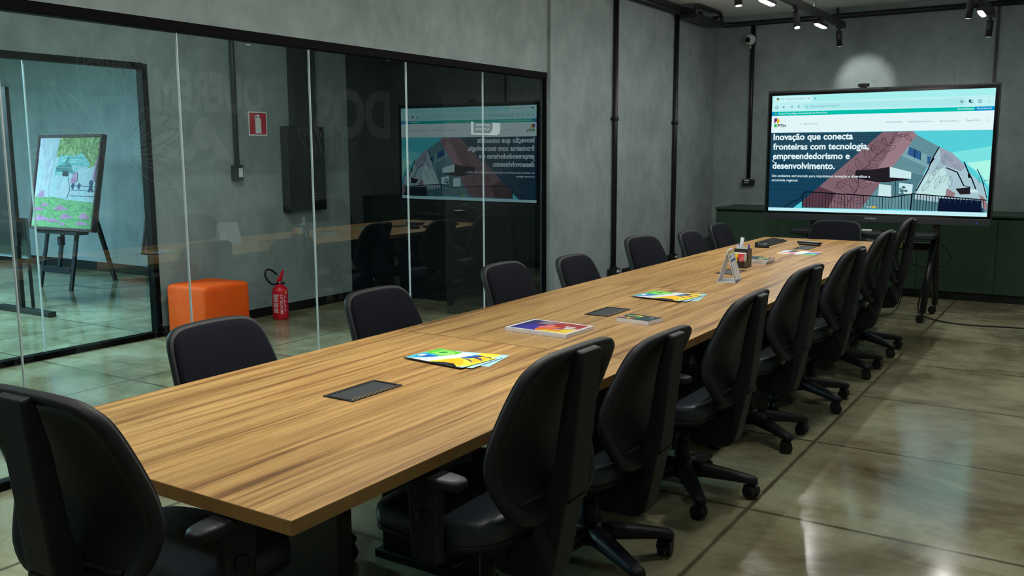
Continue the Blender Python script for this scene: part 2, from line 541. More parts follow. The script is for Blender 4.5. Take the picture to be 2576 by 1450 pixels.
# ---- right wall with the painted lettering that the glass mirrors
M_MURAL = plain('pale mural paint', (196, 202, 198), 0.7, 0, 0.3, 0.15, 8)
M_MURALY = plain('ochre mural paint', (150, 132, 78), 0.7, 0, 0.3, 0.2, 8)
wr = MB().box(RX, RX + .2, FY, BY, 0, CZ)
def mural(word, y_left, y_right, z0, h, mi=1, off=0.04):
    v, f = text_shape(word, abs(y_left - y_right), h, off)
    wr.add([(RX - 0.002, y_left - x, z0 + z) for x, z in v], [t[::-1] for t in f], mi)
mural('QUEREM', 7.2, 5.55, 2.08, 0.46)
mural('AS', 6.62, 5.42, 1.49, 0.50)
mural('DOS', 10.0 - 0.25, 8.1, 1.78, 0.68)
def leafstroke(y, z, ang, L, w):
    pts = []
    for i in range(9):
        t = i / 8; pts.append((t * L, w * math.sin(PI * t)))
    for i in range(7, 0, -1):
        t = i / 8; pts.append((t * L, -w * math.sin(PI * t)))
    c, s = math.cos(ang), math.sin(ang)
    P = [(y + x * c - q * s, z + x * s + q * c) for x, q in pts]
    n = len(P)
    for i in range(n):
        a, b = P[i], P[(i + 1) % n]
        d = Vector((b[0] - a[0], b[1] - a[1])); t = d.normalized(); nn = Vector((-t.y, t.x)) * 0.009
        wr.poly([(RX - .002, a[0] + nn.x, a[1] + nn.y), (RX - .002, a[0] - nn.x, a[1] - nn.y), (RX - .002, b[0] - nn.x, b[1] - nn.y), (RX - .002, b[0] + nn.x, b[1] + nn.y)], 1)
for k in range(16):
    a = -0.5 + k * 0.28
    leafstroke(5.0 + 0.15 * math.cos(a), 1.55 + 0.1 * math.sin(a), a, 0.75 + 0.2 * math.sin(k * 2.1), 0.09)
for k in range(11):
    leafstroke(4.6 + 0.1 * k, 2.35 + 0.05 * math.sin(k), 1.2 + 0.12 * k, 0.6, 0.07)
for k in range(9):
    leafstroke(8.75 - 0.09 * k, 1.3 + 0.03 * k, 1.1 + 0.13 * k, 0.45, 0.05)
struct('wall_right', wr, [M_CONC, M_MURAL, M_MURALY], 'grey right wall painted with pale lettering and leaves', 'wall', fix=False)

# ---- corridor beyond the glass
wc = MB()
wc.box(HX - 0.07, HX, 3.50, 5.87, 0, CZ)
wc.box(HX - 0.07, HX, FY, 3.50, 2.27, CZ)
struct('wall_corridor', wc, M_CONC, 'grey corridor wall with the wide gallery opening', 'wall')
struct('baseboard_corridor', MB().box(HX, HX + 0.012, 3.50, 5.87, 0, 0.085), M_BLACKFRAME, 'black skirting of the corridor wall', 'baseboard')
M_DARKROOM = plain('unlit room navy', (13, 18, 26), 0.6, 0, 0.3, 0.2, 4)  # darkness of the unlit room beyond, put into the wall colour
struct('wall_end', MB().box(HX - 0.5, GX - 0.25, 6.25, 6.4, 0, CZ), M_DARKROOM, 'corridor end wall coloured navy-black for the unlit room beyond', 'wall')
struct('wall_side', MB().box(HX - 0.5, HX - 0.05, 5.87, 6.25, 0, CZ), M_DARKROOM, 'return beside the corridor wall, coloured dark for the unlit room', 'wall')
fr = MB()
fr.box(HX - 0.072, HX + 0.012, 3.455, 3.505, 0.0, 2.27)
fr.box(HX - 0.072, HX + 0.012, FY, 3.455, 2.225, 2.275)
fr.box(HX - 0.072, HX + 0.012, FY, 3.455, 0.0, 0.045)
struct('trim_5', fr, M_RAIL, 'black frame round the gallery opening', 'trim', bevel=0.003)
for i, (a, b) in enumerate([(-2.5, -0.0), (0.0, 1.25), (1.25, 2.503), (2.507, 3.455)]):
    struct('window_%d' % (20 + i), MB().box(HX - 0.06, HX - 0.05, a + .003, b - .003, 0.045, 2.225), M_GLASS2, 'gallery window pane across the corridor', 'window')
s2 = MB()
for y in (0.0, 1.25, 2.505):
    s2.box(HX - 0.062, HX - 0.047, y - .004, y + .004, 0.045, 2.225)
struct('trim_6', s2, M_SEAM, 'pale joints between the gallery panes', 'trim')
M_GALW = concrete('gallery render', (118, 130, 134), (134, 146, 149), (148, 160, 162))
wg = MB()
wg.box(-12.2, HX - 0.07, 5.90, 6.05, 0, CZ)
wg.box(-12.35, -12.2, FY, 6.05, 0, CZ)
wg.box(-12.2, HX, FY - .2, FY, 0, CZ)
struct('wall_gallery', wg, M_GALW, 'pale bluish rendered walls of the gallery', 'wall')
struct('baseboard_gallery', MB().box(-12.2, HX - 0.072, 5.885, 5.90, 0, 0.12), M_BLACKFRAME, 'black skirting of the gallery wall', 'baseboard')
wf2 = MB().box(HX, -1.85, FY - .2, FY, 0, CZ)
struct('wall_hall', wf2, M_CONC, 'grey wall at the near end of the corridor', 'wall')

# dark door leaf standing ajar at the end of the corridor
d = thing('door_1', 'black door leaf standing ajar at the dark corridor end', 'door', (-1.95, 6.2, 0), math.radians(180 + 39))
tag(d, kind='structure')
M_DOOR = plain('near black door laminate', (20, 22, 24), 0.35, 0, 0.5, 0.2, 5)
MB().box(0, 0.86, -0.02, 0.02, 0.008, 2.1).build('leaf', M_DOOR, d, 0.003)
MB().tube([(0.78, 0.02, 1.0), (0.78, 0.055, 1.0), (0.66, 0.055, 1.0)], 0.009, 10).build('handle', M_STEEL, d)

# light caught on a back wall seam, painted as a pale line, and the dark joint
struct('trim_7', MB().box(1.213, 1.219, BY - 0.003, BY, 0.9, 2.42), plain('painted lit joint', (176, 182, 178), 0.6), 'vertical joint in the back wall with the light on it painted pale', 'trim')
struct('trim_8', MB().box(1.558, 1.582, BY - 0.02, BY, 0.9, CZ), M_BLACKFRAME, 'black vertical strip on the back wall', 'trim')

# ================================================================== CABINET ALONG THE BACK WALL
CYF = 9.06
cab = thing('low_cabinet', 'long dark green low cabinet along the wall under the screen', 'cabinet', (1.2, CYF, 0))
def cbx(mb, x0, x1, y0, y1, z0, z1): return mb.box(x0 - 1.2, x1 - 1.2, y0 - CYF, y1 - CYF, z0, z1)
cx0, cx1 = -1.20, RX - 0.02
cbx(MB(), cx0 + .01, cx1, CYF + 0.02, BY - 0.01, 0.085, 0.845).build('carcass', M_GREEN, cab)
cbx(MB(), cx0, cx1, CYF - 0.012, BY - 0.005, 0.872, 0.895).build('top', M_GREEN, cab, 0.003)
cbx(MB(), cx0 + .01, cx1, CYF + 0.025, BY - 0.01, 0.845, 0.872).build('finger_groove', M_GREENDARK, cab)
cbx(MB(), cx0 + .02, cx1, CYF + 0.05, BY - 0.01, 0.0, 0.085).build('plinth', M_GREENDARK, cab)
dx = [-1.19, -0.45, 0.29, 1.03, 1.77, 2.51, 3.25, 3.57]
for a, b in zip(dx, dx[1:]):
    cbx(MB(), a + .002, b - .002, CYF, CYF + 0.019, 0.09, 0.848).build('cabinet_door', M_GREEN, cab, 0.0015)

# ================================================================== CONFERENCE TABLE
TZ, TW, TT = 0.75, 1.203, 0.036
TSEAM = [0.0, 1.799, 3.598, 5.385, 7.153]
tab = thing('conference_table', 'long oak conference table of four joined tops on black panel legs', 'table', (TW / 2, 3.59, 0))
ox, oy = TW / 2, 3.59
M_BOXLID = plain('dark grey box lid', (44, 50, 52), 0.45, 0, 0.5, 0.15, 200)
M_BOXRIM = plain('black box rim', (16, 17, 18), 0.35, 0, 0.5)
def tb(mb, x0, x1, y0, y1, z0, z1, mi=0): return mb.box(x0 - ox, x1 - ox, y0 - oy, y1 - oy, z0, z1, mi)
for k in range(4):
    y0, y1 = TSEAM[k], TSEAM[k + 1]
    q = tb(MB(), 0, TW, y0 + (0.003 if k else 0), y1 - (0.003 if k < 3 else 0), TZ - TT, TZ)
    q.mi = [0, 0, 1, 1, 1, 1]
    t = q.build('tabletop', [M_WOOD, M_EDGE], tab, 0.0012, 1)
    for yy in (y0 + 0.56, y1 - 0.56):
        tb(MB(), 0.40, 0.825, yy - 0.03, yy + 0.03, 0.03, TZ - TT).join(tb(MB(), 0.37, 0.845, yy - 0.045, yy + 0.045, 0.0, 0.03)).build('panel_leg', M_BLACKFRAME, tab, 0.003)
    cy = 0.908 + k * 1.8
    fr = MB()
    X0, X1, Y0, Y1 = 0.532 - ox, 0.662 - ox, cy - 0.125 - oy, cy + 0.125 - oy
    fr.box(X0, X0 + .012, Y0, Y1, TZ - 0.02, TZ + 0.004); fr.box(X1 - .012, X1, Y0, Y1, TZ - 0.02, TZ + 0.004)
    fr.box(X0 + .012, X1 - .012, Y0, Y0 + .012, TZ - 0.02, TZ + 0.004); fr.box(X0 + .012, X1 - .012, Y1 - .012, Y1, TZ - 0.02, TZ + 0.004)
    c = fr.build('cable_box', M_BOXRIM, tab, 0.0015)
    MB().box(X0 + .014, X1 - .024, Y0 + .014, Y1 - .014, TZ - 0.015, TZ + 0.0025).build('lid', M_BOXLID, c, 0.0015)
for xx in (0.17, 1.03):
    tb(MB(), xx - 0.02, xx + 0.02, 0.25, 6.93, TZ - TT - 0.05, TZ - TT).build('rail', M_BLACKFRAME, tab, 0.002)
tb(MB(), 0.52, 0.68, 0.6, 6.6, TZ - TT - 0.09, TZ - TT - 0.001).build('cable_tray', M_BLACKFRAME, tab, 0.002)

# ================================================================== OFFICE CHAIRS
def smooth_curve(pts, n, closed=False):
    """Catmull-Rom through 2-D points."""
    P = [Vector(p) for p in pts]; m = len(P); out = []
    segs = m if closed else m - 1
    for i in range(segs):
        p0 = P[(i - 1) % m] if closed or i > 0 else P[i]
        p1, p2 = P[i], P[(i + 1) % m]
        p3 = P[(i + 2) % m] if closed or i + 2 < m else P[(i + 1) % m]
        for k in range(n):
            t = k / n
            out.append(0.5 * ((2 * p1) + (-p0 + p2) * t + (2 * p0 - 5 * p1 + 4 * p2 - p3) * t * t + (-p0 + 3 * p1 - 3 * p2 + p3) * t ** 3))
    if not closed: out.append(P[-1])
    return out
def interp(tab_, z):
    if z <= tab_[0][0]: return tab_[0][1]
    for (a, u), (b, w) in zip(tab_, tab_[1:]):
        if z <= b:
            return u + (w - u) * (z - a) / (b - a)
    return tab_[-1][1]
YC = smooth_curve([(.45, -.250), (.50, -.248), (.56, -.240), (.62, -.220), (.67, -.210), (.74, -.222), (.82, -.252), (.88, -.278), (.94, -.306), (.99, -.330)], 6)
YC = [(p.x, p.y) for p in YC]
HALF = [(0, .492), (.10, .494), (.165, .507), (.205, .535), (.234, .58), (.249, .63), (.252, .67), (.249, .73), (.242, .80), (.234, .86), (.225, .91), (.212, .942), (.188, .963), (.15, .976), (.08, .981), (.03, .982)]
OUT = smooth_curve(HALF + [(-x, z) for x, z in HALF[::-1] if x > 0], 2, True)
def back_ring(s, t):
    r = []
    for p in OUT:
        x, z = p.x * s, 0.73 + (p.y - 0.73) * s
        r.append((x, interp(YC, z) + 0.16 * x * x + t, z))
    return r
def superell(hw, hd, cy, n=40, p=3.6):
    out = []
    for k in range(n):
        a = 2 * PI * k / n
        c, s = math.cos(a), math.sin(a)
        out.append((hw * abs(c) ** (2 / p) * (1 if c >= 0 else -1), cy + hd * abs(s) ** (2 / p) * (1 if s >= 0 else -1)))
    return out
SCY = 0.062
SEAT = superell(0.245, 0.235, SCY)
def seat_ring(s, z):
    r = []
    for x, y in SEAT:
        X, Y = x * s, SCY + (y - SCY) * s
        dz = -0.034 * max(0.0, (Y - SCY - 0.10) / 0.135) ** 2 + 0.008 * max(0.0, (SCY - Y - 0.12) / 0.11)
        r.append((X, Y, z + dz))
    return r

def make_chair():
    ch = thing('office_chair', 'black office chair', 'chair')
    upper = []
    # foam pad of the backrest, facing +Y
    upper.append(MB().rings([back_ring(s, t) for s, t in ((.03, .020), (.3, .020), (.6, .020), (.85, .018), (.930, .018), (.950, .023), (.952, .032), (.930, .042), (.88, .046), (.7, .049), (.45, .050), (.2, .050), (.03, .050))]).build('backrest', M_FABRIC, ch))
    sh = MB().rings([back_ring(s, t) for s, t in ((.03, .010), (.2, .010), (.4, .010), (.6, .010), (.78, .009), (.845, .006), (.872, -.004), (.92, -.009), (.975, -.008), (1.0, .002), (1.003, .020), (.99, .028), (.955, .028))], cap1=False)
    zz = .575
    sh.tube([(x, interp(YC, zz) + .2 * x * x + .002, zz - .012 + .10 * x * x) for x in [-.17 + .017 * k for k in range(9)]], .006, 8)
    sh.tube([(-x, interp(YC, zz) + .2 * x * x + .002, zz - .012 + .10 * x * x) for x in [-.17 + .017 * k for k in range(9)]], .006, 8)
    upper.append(sh.build('back_shell', M_BLACKPL, ch))
    prof = [(-.353, .972), (-.350, .93), (-.310, .556), (-.301, .548), (-.266, .37), (-.253, .325), (-.232, .303), (-.200, .294), (-.085, .290), (-.068, .296), (-.060, .312), (-.060, .385), (-.072, .402), (-.150, .412), (-.190, .434), (-.218, .50), (-.262, .66), (-.292, .86), (-.312, .935), (-.325, .976)]
    spine = MB().prism(prof, -.050, .050, 'X').build('spine', M_BLACKPL, ch, 0.006, 2)
    upper.append(spine)
    MB().box(-.044, .044, -.312, -.290, .546, .555).build('spine_joint', M_BLACKPL2, spine)
    st = MB(); st.bar((0.0505, -.252, .462), (0.0505, -.268, .462), .002, .022); st.build('sticker', M_WHITEPL, spine)
    upper.append(MB().box(-.04, .04, -.265, -.225, .545, .590).build('back_bracket', M_BLACKPL2, ch, 0.006))
    upper.append(MB().rings([seat_ring(s, z) for s, z in ((.80, .405), (.93, .408), (.985, .417), (1.0, .427), (.985, .433))]).build('seat_shell', M_BLACKPL, ch))
    upper.append(MB().rings([seat_ring(s, z) for s, z in ((.965, .429), (.992, .436), (1.0, .455), (1.0, .473), (.985, .489), (.95, .498), (.85, .503), (.6, .505), (.3, .505), (.03, .505))]).build('seat', M_LEATHER, ch))
    mech = MB().box(-.085, .085, -.12, .15, .345, .410)
    mech.box(-.27, .27, -.03, .03, .398, .410)
    mech.tube([(.08, .05, .375), (.20, .06, .372), (.235, .06, .368)], .007, 8)
    mech.tube([(-.08, -.05, .375), (-.19, -.05, .372), (-.225, -.05, .368)], .007, 8)
    upper.append(mech.build('mechanism', M_BLACKFRAME, ch, 0.004))
    for s in (-1, 1):
        post = MB().prism([(-.052, .398), (.034, .398), (.040, .46), (.046, .58), (.058, .626), (-.056, .626), (-.054, .58)], s * .264, s * .300, 'X')
        po = post.build('arm_post', M_BLACKPL, ch, 0.007)
        upper.append(po)
        MB().lathe([(.0, .0), (.018, .0), (.022, .003), (.022, .006), (.016, .008), (.0, .008)], 20, 0, (s * .300 if s > 0 else s * .308, -.008, .53), 'X').build('adjust_button', M_BLACKPL2, po)
        pad = superell(.038, .140, .000, 28, 3.4)
        rr = [[(s * .285 + x * q, y * q, z) for x, y in pad] for q, z in ((.9, .622), (1.0, .629), (1.0, .642), (.96, .650), (.8, .653), (.2, .653))]
        upper.append(MB().rings(rr).build('armrest', M_BLACKPL2, ch))
    low = []
    col = MB().lathe([(.026, .16), (.026, .35)], 20).lathe([(.035, .10), (.035, .245), (.031, .250)], 20)
    low.append(col.build('gas_column', M_BLACKPL2, ch))
    low.append(MB().lathe([(.030, .075), (.054, .085), (.058, .105), (.054, .145), (.038, .158)], 20).build('hub', M_BLACKPL2, ch))
    for k in range(5):
        rgs = []
        for x, zt, zb, w in ((.030, .152, .086, .042), (.10, .146, .084, .038), (.20, .129, .078, .033), (.28, .112, .070, .029), (.320, .103, .066, .027), (.334, .094, .070, .020)):
            m = (zt + zb) / 2; h = (zt - zb) / 2
            rgs.append([(x, w * math.copysign(abs(math.cos(a)) ** .7, math.cos(a)), m + h * math.copysign(abs(math.sin(a)) ** .8, math.sin(a))) for a in [2 * PI * q / 16 for q in range(16)]])
        leg = MB().rings(rgs).build('leg', M_BLACKPL2, ch)
        leg.rotation_euler = (0, 0, 2 * PI * k / 5)
        cs = MB()
        for yy in (-.016, .016):
            cs.lathe([(.0, -.012), (.022, -.011), (.031, -.008), (.031, .008), (.022, .011), (.0, .012)], 18, 0, (0, yy, .0315), 'Y')
        cs.prism([(-.032, .034), (-.024, .056), (0, .067), (.022, .062), (.014, .050), (0, .040)], -.028, .028, 'Y')
        cs.tube([(.012, 0, .052), (.012, 0, .080)], .009, 8)
        ct = cs.build('caster', M_CABLE, leg)
        ct.location = (.306, 0, 0)
        ct.rotation_euler = (0, 0, [0.9, 2.4, -0.7, 1.7, 0.2][k])
    return ch

UPPER = {'backrest', 'back_shell', 'spine', 'back_bracket', 'seat_shell', 'seat', 'mechanism', 'arm_post', 'armrest'}
proto = make_chair()
def place(ch, x, y, facing_deg, lift, star_deg, label, group):
    """facing: compass of the seat front, degrees counter-clockwise from +X."""
    ch.location = (x, y, 0)
    rz = math.radians(facing_deg - 90)
    ch.rotation_euler = (0, 0, rz)
    k = 0
    for c in ch.children:
        base = c.name.split('.')[0]
        if base in UPPER: c.location = (0, 0, lift)
        if base == 'leg':
            c.rotation_euler = (0, 0, math.radians(star_deg + 72 * k) - rz); k += 1
        if base == 'gas_column': c.scale = (1, 1, 1 + max(0, lift) / .30)
    tag(ch, label, 'chair', group)
G_R, G_L = 'office chairs along the aisle side', 'office chairs along the glass side'
CH = [
  (1.168, 0.80, 178, .047, 40, 'black office chair on the aisle side, nearest to the camera, armrest in view', G_R),
  (1.088, 1.593, 178.5, -.055, 43, 'second black office chair from the camera on the aisle side', G_R),
  (1.111, 2.451, 181, -.033, -54, 'third black office chair from the camera on the aisle side, beside the two notebooks', G_R),
  (1.097, 3.423, 177, -.021, -33, 'middle one of the seven black office chairs on the aisle side', G_R),
  (1.127, 4.291, 180, -.003, -30, 'black office chair on the aisle side, third from the screen end', G_R),
  (1.12, 5.267, 181, .025, -36, 'black office chair on the aisle side, second from the screen end', G_R),
  (1.122, 6.054, 184, .058, -34, 'tallest black office chair, last on the aisle side before the screen', G_R),
  (0.02, 1.01, 0, -.09, 20, 'black office chair on the glass side, nearest to the camera, before the orange pouf', G_L),
  (0.02, 1.97, 0, -.085, 60, 'black office chair on the glass side, second from the camera, beside the red extinguisher', G_L),
  (0.02, 3.08, 0, -.075, 10, 'black office chair on the glass side in front of the last glass pane', G_L),
  (0.02, 3.92, 0, -.11, 33, 'low black office chair on the glass side just before the first wall conduit', G_L),
  (0.02, 4.93, -8, -.065, 50, 'black office chair on the glass side between the two wall conduits', G_L),
  (0.02, 5.93, 0, -.10, 5, 'black office chair on the glass side just past the second wall conduit', G_L),
  (-0.01, 6.70, 0, -.085, 44, 'black office chair on the glass side closest to the green cabinet', G_L),
  (0.69, 0.03, 93, .055, 15, 'black office chair at the near head of the table, seen from behind', 'office chairs at the heads of the table'),
  (0.57, 7.17, -90, -.075, 18, 'black office chair at the far head of the table, under the screen', 'office chairs at the heads of the table'),
]
for i, a in enumerate(CH):
    c = proto if i == 0 else copy_tree(proto)
    place(c, *a)

